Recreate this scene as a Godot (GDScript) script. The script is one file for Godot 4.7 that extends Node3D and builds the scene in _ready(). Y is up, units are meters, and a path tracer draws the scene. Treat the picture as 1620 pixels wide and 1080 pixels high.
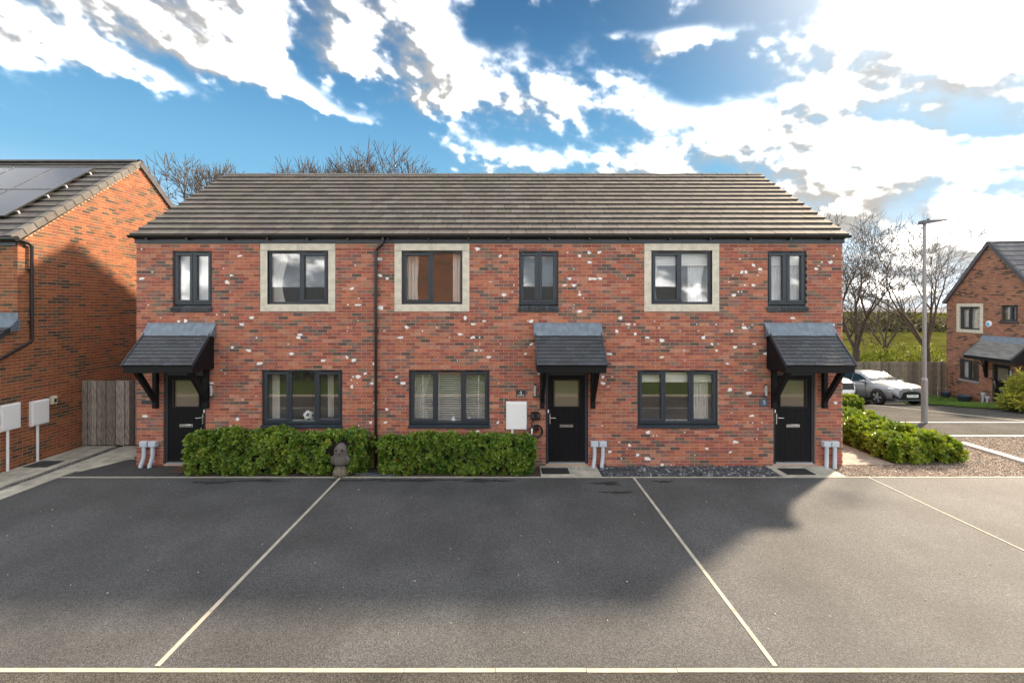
extends Node3D
# Three brick terraced houses with a tarmac forecourt. y up, metres; the terrace front is the plane z = 0.

class MB:
	var v := PackedVector3Array()
	var n := PackedVector3Array()
	var c := PackedColorArray()
	var i := PackedInt32Array()
	var col := Color(1, 1, 1)
	var tf := Transform3D()
	# corners counter-clockwise as seen from outside
	func quad(a: Vector3, b: Vector3, d: Vector3, e: Vector3) -> void:
		a = tf * a; b = tf * b; d = tf * d; e = tf * e
		var nn := (b - a).cross(d - a)
		if nn.length_squared() < 1e-16:
			nn = (d - a).cross(e - a)
		nn = nn.normalized()
		var k := v.size()
		v.append(a); v.append(b); v.append(d); v.append(e)
		for j in 4:
			n.append(nn); c.append(col)
		i.append(k); i.append(k + 2); i.append(k + 1)
		i.append(k); i.append(k + 3); i.append(k + 2)
	func tri(a: Vector3, b: Vector3, d: Vector3) -> void:
		a = tf * a; b = tf * b; d = tf * d
		var nn := (b - a).cross(d - a).normalized()
		var k := v.size()
		v.append(a); v.append(b); v.append(d)
		for j in 3:
			n.append(nn); c.append(col)
		i.append(k); i.append(k + 2); i.append(k + 1)
	func box(lo: Vector3, hi: Vector3, skip_back := false) -> void:
		var p := [Vector3(lo.x, lo.y, lo.z), Vector3(hi.x, lo.y, lo.z), Vector3(hi.x, hi.y, lo.z), Vector3(lo.x, hi.y, lo.z),
			Vector3(lo.x, lo.y, hi.z), Vector3(hi.x, lo.y, hi.z), Vector3(hi.x, hi.y, hi.z), Vector3(lo.x, hi.y, hi.z)]
		hexa(p, skip_back)
	# eight corners: back face 0-3 and front face 4-7, each counter-clockwise seen from +z
	func hexa(p: Array, skip_back := false) -> void:
		quad(p[4], p[5], p[6], p[7])
		if not skip_back:
			quad(p[1], p[0], p[3], p[2])
		quad(p[0], p[4], p[7], p[3])
		quad(p[5], p[1], p[2], p[6])
		quad(p[7], p[6], p[2], p[3])
		quad(p[0], p[1], p[5], p[4])
	# box with chamfered edges on its front (+z) face
	func slabbox(lo: Vector3, hi: Vector3, b: float) -> void:
		var f := hi.z
		var g := hi.z - b
		var o := [Vector3(lo.x, lo.y, g), Vector3(hi.x, lo.y, g), Vector3(hi.x, hi.y, g), Vector3(lo.x, hi.y, g)]
		var q := [Vector3(lo.x + b, lo.y + b, f), Vector3(hi.x - b, lo.y + b, f), Vector3(hi.x - b, hi.y - b, f), Vector3(lo.x + b, hi.y - b, f)]
		quad(q[0], q[1], q[2], q[3])
		for k in 4:
			var m := (k + 1) % 4
			quad(o[k], o[m], q[m], q[k])
			var a := Vector3(o[k].x, o[k].y, lo.z)
			var d := Vector3(o[m].x, o[m].y, lo.z)
			quad(a, d, o[m], o[k])
		quad(Vector3(hi.x, lo.y, lo.z), Vector3(lo.x, lo.y, lo.z), Vector3(lo.x, hi.y, lo.z), Vector3(hi.x, hi.y, lo.z))
	func smooth_tri(p: Array, nn: Array) -> void:
		var k := v.size()
		for j in 3:
			v.append(tf * p[j]); n.append((tf.basis * nn[j]).normalized()); c.append(col)
		i.append(k); i.append(k + 2); i.append(k + 1)
	# rings: array of arrays of points (same count), joined smoothly
	func loft(rings: Array, closed := true, flip := false) -> void:
		var m: int = rings[0].size()
		var base := v.size()
		for r in rings.size():
			for k in m:
				var here: Vector3 = rings[r][k]
				var prev: Vector3 = rings[r][(k - 1 + m) % m] if closed or k > 0 else here
				var next: Vector3 = rings[r][(k + 1) % m] if closed or k < m - 1 else here
				var before: Vector3 = rings[r - 1][k] if r > 0 else here
				var after: Vector3 = rings[r + 1][k] if r < rings.size() - 1 else here
				var nn := (next - prev).cross(after - before)
				if flip: nn = -nn
				if nn.length_squared() < 1e-18: nn = Vector3.UP
				v.append(tf * here); n.append((tf.basis * nn).normalized()); c.append(col)
		var last := m if closed else m - 1
		for r in rings.size() - 1:
			for k in last:
				var a := base + r * m + k
				var b := base + r * m + (k + 1) % m
				var d := a + m
				var e := b + m
				if flip:
					i.append(a); i.append(b); i.append(e); i.append(a); i.append(e); i.append(d)
				else:
					i.append(a); i.append(e); i.append(b); i.append(a); i.append(d); i.append(e)
	func fan(ring: Array, up: bool) -> void:
		var mid := Vector3.ZERO
		for p in ring: mid += p
		mid /= ring.size()
		for k in ring.size():
			if up: tri(mid, ring[k], ring[(k + 1) % ring.size()])
			else: tri(mid, ring[(k + 1) % ring.size()], ring[k])
	func tube(pts: Array, radii: Array, sides := 8, caps := true) -> void:
		var rings := []
		var ref := Vector3(0.123, 0.31, 0.95).normalized()
		for k in pts.size():
			var d: Vector3 = (pts[min(k + 1, pts.size() - 1)] - pts[max(k - 1, 0)]).normalized()
			if absf(d.dot(ref)) > 0.95: ref = Vector3(1, 0, 0)
			var x := ref.cross(d).normalized()
			var y := d.cross(x)
			ref = y.cross(d) * -1.0 if false else ref
			var ring := []
			var rad: float = radii[k] if k < radii.size() else radii[-1]
			for s in sides:
				var a := TAU * s / sides
				ring.append(pts[k] + (x * cos(a) + y * sin(a)) * rad)
			rings.append(ring)
		loft(rings)
		if caps:
			fan(rings[0], false)
			fan(rings[-1], true)
	# profile of (radius, height) spun round the y axis at p
	func lathe(p: Vector3, prof: Array, sides := 20) -> void:
		var rings := []
		for q in prof:
			var ring := []
			for s in sides:
				var a := -TAU * s / sides
				ring.append(p + Vector3(cos(a) * q.x, q.y, sin(a) * q.x))
			rings.append(ring)
		loft(rings)
	# flat outline in x, y pushed from z0 to z1 (counter-clockwise seen from +z)
	func prism(poly: PackedVector2Array, z0: float, z1: float) -> void:
		var t := Geometry2D.triangulate_polygon(poly)
		var area := 0.0
		for k in poly.size():
			area += poly[k].cross(poly[(k + 1) % poly.size()])
		var pp := poly.duplicate()
		if area < 0: pp.reverse()
		t = Geometry2D.triangulate_polygon(pp)
		for k in range(0, t.size(), 3):
			var a: Vector2 = pp[t[k]]
			var b: Vector2 = pp[t[k + 1]]
			var d: Vector2 = pp[t[k + 2]]
			if (b - a).cross(d - a) < 0:
				var s := b
				b = d
				d = s
			tri(Vector3(a.x, a.y, z1), Vector3(b.x, b.y, z1), Vector3(d.x, d.y, z1))
			tri(Vector3(a.x, a.y, z0), Vector3(d.x, d.y, z0), Vector3(b.x, b.y, z0))
		for k in pp.size():
			var a: Vector2 = pp[k]
			var b: Vector2 = pp[(k + 1) % pp.size()]
			quad(Vector3(a.x, a.y, z0), Vector3(b.x, b.y, z0), Vector3(b.x, b.y, z1), Vector3(a.x, a.y, z1))
	func mesh() -> ArrayMesh:
		var arr := []
		arr.resize(Mesh.ARRAY_MAX)
		arr[Mesh.ARRAY_VERTEX] = v
		arr[Mesh.ARRAY_NORMAL] = n
		arr[Mesh.ARRAY_COLOR] = c
		arr[Mesh.ARRAY_INDEX] = i
		var m := ArrayMesh.new()
		if v.size() > 0:
			m.add_surface_from_arrays(Mesh.PRIMITIVE_TRIANGLES, arr)
		return m

var M := {}
var T := {}
var taken := {}
var rng := RandomNumberGenerator.new()

func numbered(called: String) -> String:
	if not taken.has(called):
		taken[called] = 0
		return called
	taken[called] += 1
	return "%s_%03d" % [called, taken[called]]

func tag(o: Node, label: String, category: String, group := "", kind := "") -> void:
	if label: o.set_meta("label", label)
	if category: o.set_meta("category", category)
	if group: o.set_meta("group", group)
	if kind: o.set_meta("kind", kind)

func thing(called: String, label: String, category: String, at := Vector3.ZERO, turn := 0.0, group := "") -> Node3D:
	var o := Node3D.new()
	o.name = numbered(called)
	add_child(o)
	o.position = at
	o.rotation.y = turn
	tag(o, label, category, group)
	return o

func node(called: String, parent: Node, at := Vector3.ZERO) -> Node3D:
	var o := Node3D.new()
	o.name = called
	parent.add_child(o, true)
	o.position = at
	return o

func put(called: String, m: Mesh, material: Material, parent: Node = self) -> MeshInstance3D:
	var o := MeshInstance3D.new()
	o.name = numbered(called) if parent == self else called
	o.mesh = m
	o.material_override = material
	parent.add_child(o, true)
	return o

func build(mb: MB, called: String, material: Material, parent: Node = self) -> MeshInstance3D:
	return put(called, mb.mesh(), material, parent)

func struct(mb: MB, called: String, material: Material) -> MeshInstance3D:
	var o := build(mb, called, material)
	o.set_meta("kind", "structure")
	return o

func ntex(side: int, type: int, freq: float, oct: int, lo: float, hi: float, sd: int, wrap := true) -> NoiseTexture2D:
	var f := FastNoiseLite.new()
	f.noise_type = type
	f.frequency = freq
	f.seed = sd
	f.fractal_octaves = oct
	if oct < 2: f.fractal_type = FastNoiseLite.FRACTAL_NONE
	if type == FastNoiseLite.TYPE_CELLULAR:
		f.cellular_return_type = FastNoiseLite.RETURN_CELL_VALUE
	var t := NoiseTexture2D.new()
	t.width = side
	t.height = side
	t.seamless = wrap
	t.noise = f
	t.normalize = true
	var g := Gradient.new()
	g.set_color(0, Color(lo, lo, lo))
	g.set_color(1, Color(hi, hi, hi))
	t.color_ramp = g
	return t

# a = linear base colour; fine = texture name repeated every fine_m metres; coarse the same as a multiplied layer
func mat(called: String, a: Color, rough: float, opt := {}) -> StandardMaterial3D:
	var m := StandardMaterial3D.new()
	m.resource_name = called
	var s := a.linear_to_srgb()
	s.a = a.a
	m.albedo_color = s
	m.roughness = rough
	m.metallic = opt.get("metal", 0.0)
	m.metallic_specular = opt.get("spec", 0.5)
	m.vertex_color_use_as_albedo = opt.get("vc", false)
	if opt.has("fine"):
		m.albedo_texture = T[opt.fine]
		m.uv1_triplanar = true
		m.uv1_world_triplanar = opt.get("world", true)
		var k: float = 1.0 / opt.get("fine_m", 1.0)
		m.uv1_scale = Vector3(k * opt.get("sx", 1.0), k * opt.get("sy", 1.0), k * opt.get("sz", 1.0))
	if opt.has("coarse"):
		m.detail_enabled = true
		m.detail_albedo = T[opt.coarse]
		m.detail_blend_mode = BaseMaterial3D.BLEND_MODE_MUL
		m.detail_uv_layer = BaseMaterial3D.DETAIL_UV_2
		m.uv2_triplanar = true
		m.uv2_world_triplanar = opt.get("world", true)
		var k2: float = 1.0 / opt.get("coarse_m", 5.0)
		m.uv2_scale = Vector3(k2, k2, k2)
	if opt.has("bump"):
		m.heightmap_enabled = true
		m.heightmap_texture = T[opt.get("bump_tex", opt.get("fine", "grain"))]
		m.heightmap_scale = opt.bump
		if not opt.has("fine"):
			m.uv1_triplanar = true
			m.uv1_world_triplanar = opt.get("world", true)
			var k3: float = 1.0 / opt.get("fine_m", 1.0)
			m.uv1_scale = Vector3(k3, k3, k3)
	if opt.has("coat"):
		m.clearcoat_enabled = true
		m.clearcoat = opt.coat
		m.clearcoat_roughness = 0.05
	if opt.has("back"):
		m.backlight_enabled = true
		var b: Color = opt.back
		m.backlight = b.linear_to_srgb()
	if opt.has("alpha"):
		m.transparency = BaseMaterial3D.TRANSPARENCY_ALPHA
		m.albedo_color.a = opt.alpha
	return m

func gy(z: float) -> float:   # ground height: level forecourt, falling gently away behind
	var k := [[-4.0, 0.0], [-9.2, -0.6], [-11.7, -1.10], [-17.0, -1.2], [-60.0, -2.7], [-115.0, -2.3], [-260.0, -15.0], [-3000.0, -15.0]]
	if z >= -4.0: return 0.0
	for j in k.size() - 1:
		if z >= k[j + 1][0]:
			return lerpf(k[j][1], k[j + 1][1], (z - k[j][0]) / (k[j + 1][0] - k[j][0]))
	return -15.0

const HS := 68.93

func _ready() -> void:
	rng.seed = 7
	setup_view()
	make_textures()
	make_materials()
	make_ground()
	make_terrace()
	make_left_house()
	make_right_house()
	make_opposite_side()
	make_left_passage()
	make_trees()
	make_front_garden()
	make_right_side()
	make_wall_fittings()
	make_rooms_contents()
	make_cars()

# ---------------------------------------------------------------- camera, sky, sun
const SUN := Vector3(0.775, 0.70, -0.632)

func setup_view() -> void:
	var cam := Camera3D.new()
	cam.name = "camera"
	add_child(cam)
	cam.position = Vector3(0, 3.65, 10.3)
	cam.keep_aspect = Camera3D.KEEP_HEIGHT
	var near := 0.05
	cam.set_frustum(1080.0 / 710.0 * near, Vector2(10.0 / 710.0, -54.0 / 710.0) * near, near, 2500.0)
	cam.current = true
	var sun := DirectionalLight3D.new()
	sun.name = "sun"
	add_child(sun)
	sun.look_at_from_position(SUN * 50.0, Vector3.ZERO, Vector3.UP)
	sun.light_energy = 0.61
	sun.light_color = Color(1.0, 0.905, 0.78)
	sun.light_angular_distance = 3.5
	sun.shadow_enabled = true
	var we := WorldEnvironment.new()
	we.name = "world_environment"
	add_child(we)
	var e := Environment.new()
	we.environment = e
	e.background_mode = Environment.BG_SKY
	e.tonemap_mode = Environment.TONE_MAPPER_LINEAR
	e.tonemap_exposure = 6.6
	e.sdfgi_enabled = true
	e.ssao_enabled = true
	e.ssil_enabled = true
	var sky := Sky.new()
	var pm := PanoramaSkyMaterial.new()
	pm.panorama = ImageTexture.create_from_image(make_sky())
	sky.sky_material = pm
	e.sky = sky

# cloud banks by direction: u right, v up on a plane one unit ahead; half sizes, turn in degrees, weight
const BANKS := [
	[-0.78, 0.70, 0.48, 0.14, -3.0, 1.15], [-0.28, 0.67, 0.26, 0.12, -3.0, 1.0], [-1.15, 0.62, 0.15, 0.06, -15.0, 0.6], [-0.86, 0.53, 0.11, 0.034, -28.0, 0.62], [-0.77, 0.495, 0.10, 0.030, -22.0, 0.66],
	[-1.00, 0.535, 0.06, 0.024, -25.0, 0.5], [-0.58, 0.53, 0.15, 0.045, -32.0, 0.75], [-0.43, 0.465, 0.08, 0.020, -30.0, 0.6],
	[-0.33, 0.55, 0.14, 0.055, -12.0, 0.8], [-0.30, 0.42, 0.07, 0.016, -10.0, 0.55], [-0.95, 0.43, 0.09, 0.022, 15.0, 0.36],
	[-0.14, 0.52, 0.08, 0.06, 20.0, 0.6], [0.0, 0.45, 0.13, 0.08, -10.0, 0.55], [-0.08, 0.36, 0.1, 0.045, -25.0, 0.55], [0.0, 0.32, 0.12, 0.03, 0.0, 0.4],
	[0.14, 0.52, 0.11, 0.075, 0.0, 0.55], [0.29, 0.44, 0.16, 0.08, 0.0, 0.55], [0.34, 0.57, 0.05, 0.05, 10.0, 0.42], [0.27, 0.60, 0.04, 0.02, 20.0, 0.35],
	[0.44, 0.62, 0.07, 0.03, -15.0, 0.5], [0.56, 0.61, 0.1, 0.055, 20.0, 0.4], [0.62, 0.34, 0.2, 0.11, 0.0, 0.7],
	[0.95, 0.38, 0.36, 0.27, 0.0, 1.05], [0.90, 0.62, 0.2, 0.1, 20.0, 0.6], [1.15, 0.52, 0.24, 0.28, 0.0, 0.85],
	[0.45, 0.30, 0.25, 0.08, 0.0, 0.5], [0.2, 0.33, 0.2, 0.05, 0.0, 0.45], [0.9, 0.15, 0.4, 0.12, 0.0, 0.6], [1.1, 0.1, 0.3, 0.12, 0.0, 0.5],
	[-0.60, 0.36, 0.45, 0.07, 0.0, -0.5], [-0.28, 0.37, 0.1, 0.03, 0.0, -0.3], [-0.03, 0.64, 0.06, 0.05, 20.0, -0.9],
	[0.22, 0.66, 0.16, 0.035, 0.0, -0.7], [0.48, 0.52, 0.13, 0.05, 15.0, -0.9], [-0.9, 0.28, 0.4, 0.12, 0.0, -0.5], [0.10, 0.625, 0.06, 0.05, 0.0, -0.5], [-0.4, 0.3, 0.25, 0.05, 0.0, -0.3], [0.45, 0.66, 0.12, 0.03, 0.0, -0.4],
]

func make_sky() -> Image:
	var w := 3072
	var h := 1536
	var im := Image.create_empty(w, h, false, Image.FORMAT_RGBF)
	var layer := FastNoiseLite.new()
	layer.noise_type = FastNoiseLite.TYPE_SIMPLEX_SMOOTH
	layer.seed = 11; layer.frequency = 1.0; layer.fractal_octaves = 6; layer.fractal_gain = 0.52
	var puff := FastNoiseLite.new()
	puff.noise_type = FastNoiseLite.TYPE_SIMPLEX_SMOOTH
	puff.seed = 37; puff.frequency = 1.0; puff.fractal_octaves = 6; puff.fractal_gain = 0.58
	var sun := SUN.normalized()
	im.fill(Color(0.12, 0.115, 0.105))
	var ca := PackedFloat32Array()
	var sa := PackedFloat32Array()
	for b in BANKS:
		ca.append(cos(deg_to_rad(b[4]))); sa.append(sin(deg_to_rad(b[4])))
	var rows := h / 2 + 2
	var field := PackedFloat32Array()
	field.resize(w * rows)
	for j in rows:
		var el := PI * (0.5 - (j + 0.5) / h)
		var y := sin(el)
		var ce := cos(el)
		var up := clampf(y, 0.0, 1.0)
		for k in w:
			var ph := TAU * (k + 0.5) / w   # the middle column looks along +z
			var x := sin(ph) * ce
			var z := -cos(ph) * ce
			# a cloud layer seen in perspective, broken up by round puffs
			var q := 1.0 / (up + 0.22)
			var f1 := layer.get_noise_3d(x * q * 1.1 + z * q * 0.5, z * q * 1.7, 3.0)
			var f2 := puff.get_noise_3d(x * 6.5 - y * 1.5, y * 11.0 + x * 3.0, z * 6.5)
			var cover := 0.36
			if z < -0.12:
				var u := x / -z
				var vv := y / -z
				if absf(u) < 2.2 and vv < 1.4:
					var sum := 0.0
					var uu := u + f1 * 0.06
					var vw := vv + f2 * 0.05
					for bi in BANKS.size():
						var b: Array = BANKS[bi]
						var du: float = uu - b[0]
						var dv: float = vw - b[1]
						var bx: float = b[2]
						if absf(du) > bx * 2.2 + 0.1: continue
						var a: float = (du * ca[bi] + dv * sa[bi]) / bx
						var c: float = (-du * sa[bi] + dv * ca[bi]) / b[3]
						var r := a * a + c * c
						if r < 4.6: sum += b[5] * exp(-r * 0.9)
					var inside := (1.0 - smoothstep(1.15, 1.7, absf(u))) * (1.0 - smoothstep(0.72, 1.0, vv)) * smoothstep(-0.12, -0.3, z)
					cover = lerpf(0.36, clampf(sum, -0.35, 0.95) * 0.62 - 0.18, inside)
			field[j * w + k] = cover + (f1 * 0.3 + f2 * 0.85) * 0.72
	var sun_ph := fposmod(atan2(sun.x, -sun.z), TAU)
	var sun_el := asin(sun.y)
	for j in rows:
		var el := PI * (0.5 - (j + 0.5) / h)
		var y := sin(el)
		var ce := cos(el)
		var up := clampf(y, 0.0, 1.0)
		var blue := Color(0.13, 0.165, 0.195).lerp(Color(0.037, 0.087, 0.131), smoothstep(0.06, 0.27, up)).lerp(Color(0.0195, 0.056, 0.102), smoothstep(0.22, 0.46, up)).lerp(Color(0.0098, 0.029, 0.060), smoothstep(0.36, 0.60, up))
		for k in w:
			var ph := TAU * (k + 0.5) / w
			var x := sin(ph) * ce
			var z := -cos(ph) * ce
			var t := field[j * w + k]
			var sd := clampf(x * sun.x + y * sun.y + z * sun.z, -1.0, 1.0)
			var glow := pow(maxf(sd, 0.0), 9.0)
			var dens := pow(smoothstep(-0.30, 0.56, t), 3.6)
			# clouds shade themselves: thicker cloud on the way to the sun makes a place greyer
			var dp := wrapf(sun_ph - ph, -PI, PI)
			var de := sun_el - el
			var dl := maxf(sqrt(dp * dp + de * de), 0.05)
			var ta := field[clampi(j - int(9.0 * de / dl), 0, rows - 1) * w + posmod(k + int(9.0 * dp / dl), w)]
			var tb := field[clampi(j - int(34.0 * de / dl), 0, rows - 1) * w + posmod(k + int(34.0 * dp / dl), w)]
			var lit := clampf(0.47 + (t - ta) * 2.0 + (t - tb) * 1.7 - smoothstep(0.3, 0.8, tb) * 0.18, 0.0, 1.0)
			var lum := lerpf(0.085, 1.0, pow(lit, 1.9)) * (1.0 + 0.25 * glow)
			var warm := Color(1.0, 0.985, 0.955).lerp(Color(1.0, 0.955, 0.88), smoothstep(0.5, 0.1, up) * clampf(sd, 0.0, 1.0))
			var air := blue.lerp(Color(0.42, 0.41, 0.37), pow(glow, 3.0) * 0.6)
			air = air.lerp(Color(0.26, 0.27, 0.28), smoothstep(0.18, 0.0, up) * 0.5)
			im.set_pixel(k, j, air.lerp(Color(warm.r * lum, warm.g * lum, warm.b * lum), dens))
	return im

# ---------------------------------------------------------------- textures and materials
func make_textures() -> void:
	T.grain = ntex(512, FastNoiseLite.TYPE_SIMPLEX, 0.18, 3, 0.84, 1.0, 1)
	T.brickface = ntex(512, FastNoiseLite.TYPE_SIMPLEX, 0.05, 5, 0.58, 1.0, 2)
	T.stones = ntex(1024, FastNoiseLite.TYPE_CELLULAR, 0.16, 1, 0.50, 1.0, 3)
	T.pebbles = ntex(1024, FastNoiseLite.TYPE_CELLULAR, 0.06, 1, 0.35, 1.0, 4)
	T.blotch = ntex(512, FastNoiseLite.TYPE_SIMPLEX_SMOOTH, 0.012, 5, 0.74, 1.0, 5)
	T.faint = ntex(512, FastNoiseLite.TYPE_SIMPLEX_SMOOTH, 0.015, 4, 0.86, 1.0, 6)
	T.wood = ntex(512, FastNoiseLite.TYPE_SIMPLEX, 0.03, 5, 0.55, 1.0, 8)
	T.field = ntex(512, FastNoiseLite.TYPE_SIMPLEX_SMOOTH, 0.02, 5, 0.55, 1.0, 9)

func make_materials() -> void:
	M.asphalt = mat("asphalt", Color(0.128, 0.132, 0.138), 0.80, {"fine": "stones", "fine_m": 1.5, "coarse": "blotch", "coarse_m": 11.0, "bump": 0.5})
	M.road = mat("road", Color(0.150, 0.143, 0.130), 0.9, {"spec": 0.2, "fine": "stones", "fine_m": 1.2, "coarse": "blotch", "coarse_m": 9.0, "bump": 0.35})
	M.damp = mat("damp", Color(0.092, 0.093, 0.097), 0.85, {"spec": 0.2, "fine": "stones", "fine_m": 1.5, "coarse": "blotch", "coarse_m": 5.0, "bump": 0.4})
	M.fresh_tarmac = mat("fresh_tarmac", Color(0.075, 0.075, 0.078), 0.75, {"fine": "stones", "fine_m": 0.9, "coarse": "faint", "coarse_m": 3.0, "bump": 0.25})
	M.concrete = mat("concrete", Color(0.50, 0.465, 0.385), 0.85, {"fine": "grain", "fine_m": 0.6, "coarse": "faint", "coarse_m": 2.0, "bump": 0.08})
	M.paving = mat("paving", Color(0.60, 0.57, 0.49), 0.8, {"fine": "grain", "fine_m": 0.5, "coarse": "blotch", "coarse_m": 2.2, "bump": 0.08, "vc": true})
	M.white_kerb = mat("white_kerb", Color(0.60, 0.58, 0.53), 0.7, {"fine": "grain", "fine_m": 0.6})
	M.gravel = mat("gravel", Color(0.36, 0.28, 0.22), 0.9, {"fine": "pebbles", "fine_m": 0.7, "coarse": "blotch", "coarse_m": 3.0, "bump": 1.2})
	M.pebble = mat("pebble", Color(1, 1, 1), 0.8, {"vc": true, "fine": "grain", "fine_m": 0.2})
	M.soil = mat("soil", Color(0.07, 0.05, 0.038), 0.95, {"fine": "grain", "fine_m": 0.3, "bump": 1.0})
	M.slate = mat("slate", Color(1, 1, 1), 0.6, {"vc": true, "fine": "grain", "fine_m": 0.3})
	M.grass = mat("grass", Color(0.10, 0.16, 0.03), 0.95, {"spec": 0.1, "fine": "grain", "fine_m": 0.4, "coarse": "field", "coarse_m": 4.0, "bump": 1.5})
	M.blade = mat("blade", Color(1, 1, 1), 0.7, {"vc": true})
	M.field = mat("field", Color(0.125, 0.13, 0.03), 1.0, {"spec": 0.0, "fine": "field", "fine_m": 14.0, "coarse": "blotch", "coarse_m": 60.0})
	M.mortar = mat("mortar", Color(0.50, 0.35, 0.265), 0.95, {"fine": "grain", "fine_m": 0.4, "bump": 0.1})
	M.mortar_light = mat("mortar_light", Color(0.52, 0.36, 0.22), 0.95, {"fine": "grain", "fine_m": 0.4, "bump": 0.1})
	M.brick = mat("brick", Color(1, 1, 1), 0.9, {"vc": true, "fine": "brickface", "fine_m": 0.7, "coarse": "faint", "coarse_m": 1.3, "bump": 0.3})
	M.lime = mat("lime", Color(0.92, 0.91, 0.90), 0.9, {"fine": "grain", "fine_m": 0.2})
	M.brick_plain = mat("brick_plain", Color(0.38, 0.15, 0.09), 0.9, {"fine": "brickface", "fine_m": 0.5})
	M.stone = mat("stone", Color(0.84, 0.78, 0.65), 0.85, {"fine": "grain", "fine_m": 0.4, "coarse": "faint", "coarse_m": 1.5})
	M.tile = mat("tile", Color(1, 1, 1), 0.8, {"spec": 0.3, "vc": true, "fine": "grain", "fine_m": 0.5, "coarse": "faint", "coarse_m": 1.9, "bump": 0.1})
	M.lead = mat("lead", Color(0.23, 0.29, 0.36), 0.5, {"fine": "grain", "fine_m": 0.7, "coarse": "blotch", "coarse_m": 1.0, "metal": 0.2, "bump": 0.15})
	M.upvc = mat("upvc", Color(0.026, 0.035, 0.047), 0.42, {"bump": 0.02, "fine_m": 0.2})
	M.black_wood = mat("black_wood", Color(0.009, 0.009, 0.010), 0.55, {"spec": 0.3, "bump": 0.08, "bump_tex": "wood", "fine_m": 0.4})
	M.door = mat("door", Color(0.006, 0.006, 0.008), 0.5, {"spec": 0.3, "bump": 0.06, "bump_tex": "wood", "fine_m": 0.5})
	M.black_plastic = mat("black_plastic", Color(0.010, 0.011, 0.012), 0.3)
	M.chrome = mat("chrome", Color(0.78, 0.77, 0.74), 0.22, {"metal": 1.0})
	M.brass = mat("brass", Color(0.75, 0.62, 0.35), 0.25, {"metal": 1.0})
	M.alu = mat("alu", Color(0.55, 0.57, 0.60), 0.4, {"metal": 0.8})
	M.white_plastic = mat("white_plastic", Color(0.76, 0.77, 0.78), 0.4)
	M.grey_plastic = mat("grey_plastic", Color(0.46, 0.52, 0.59), 0.5)
	M.glass = mat("glass", Color(0.9, 0.95, 0.95), 0.02, {"alpha": 0.005, "spec": 0.5})
	M.obscure = mat("obscure", Color(0.72, 0.78, 0.80), 0.35, {"bump": 0.15, "fine_m": 0.08})
	M.door_glass = mat("door_glass", Color(0.17, 0.14, 0.105), 0.08, {"coat": 0.6})
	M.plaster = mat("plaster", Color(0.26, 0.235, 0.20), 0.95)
	M.carpet = mat("carpet", Color(0.30, 0.27, 0.24), 0.95)
	M.curtain = mat("curtain", Color(0.78, 0.76, 0.72), 0.9, {"back": Color(0.4, 0.4, 0.38)})
	M.net = mat("net", Color(0.80, 0.82, 0.83), 0.9, {"back": Color(0.5, 0.5, 0.5)})
	M.blind = mat("blind", Color(0.80, 0.79, 0.75), 0.7, {"back": Color(0.3, 0.3, 0.28)})
	M.fence = mat("fence", Color(1, 1, 1), 0.85, {"vc": true, "fine": "wood", "fine_m": 0.5, "sy": 0.12, "bump": 0.2})
	M.leaf = mat("leaf", Color(1, 1, 1), 0.30, {"vc": true, "back": Color(0.50, 0.55, 0.15)})
	M.leaf_matte = mat("leaf_matte", Color(1, 1, 1), 0.65, {"vc": true, "spec": 0.3, "back": Color(0.25, 0.25, 0.10)})
	M.twig = mat("twig", Color(0.030, 0.026, 0.018), 0.95)
	M.bark = mat("bark", Color(0.13, 0.105, 0.08), 0.95, {"fine": "wood", "fine_m": 0.6, "bump": 0.5})
	M.bark_dark = mat("bark_dark", Color(0.095, 0.075, 0.058), 0.95)
	M.statue = mat("statue", Color(0.19, 0.175, 0.16), 0.9, {"fine": "brickface", "fine_m": 0.22, "bump": 0.6})
	M.statue_base = mat("statue_base", Color(0.27, 0.24, 0.17), 0.9, {"fine": "brickface", "fine_m": 0.3, "bump": 0.6})
	M.solar = mat("solar", Color(0.012, 0.018, 0.034), 0.22, {"spec": 0.4})
	M.lamp_steel = mat("lamp_steel", Color(0.34, 0.34, 0.35), 0.5, {"metal": 0.6, "fine": "grain", "fine_m": 0.4})
	M.lamp_dark = mat("lamp_dark", Color(0.07, 0.07, 0.08), 0.5)
	M.silver = mat("silver", Color(0.22, 0.23, 0.245), 0.38, {"metal": 0.5, "coat": 0.5})
	M.white_paint = mat("white_paint", Color(0.72, 0.74, 0.76), 0.3, {"coat": 1.0})
	M.car_glass = mat("car_glass", Color(0.012, 0.018, 0.022), 0.06, {"spec": 0.35})
	M.tyre = mat("tyre", Color(0.014, 0.014, 0.014), 0.8)
	M.headlamp = mat("headlamp", Color(0.55, 0.57, 0.6), 0.08, {"coat": 1.0, "metal": 0.5})
	M.plate_white = mat("plate_white", Color(0.8, 0.8, 0.78), 0.4)
	M.slate_plate = mat("slate_plate", Color(0.028, 0.036, 0.045), 0.6)
	M.blue_plate = mat("blue_plate", Color(0.06, 0.085, 0.13), 0.5)
	M.rubber = mat("rubber", Color(0.022, 0.022, 0.024), 0.9, {"fine": "grain", "fine_m": 0.2, "bump": 0.4})
	M.iron = mat("iron", Color(0.05, 0.05, 0.055), 0.6, {"bump": 0.3, "fine_m": 0.2})
	M.blue_disc = mat("blue_disc", Color(0.10, 0.42, 0.75), 0.4)
	M.pot = mat("pot", Color(0.05, 0.07, 0.10), 0.45)
	M.amber = mat("amber", Color(0.6, 0.22, 0.05), 0.2)

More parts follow.
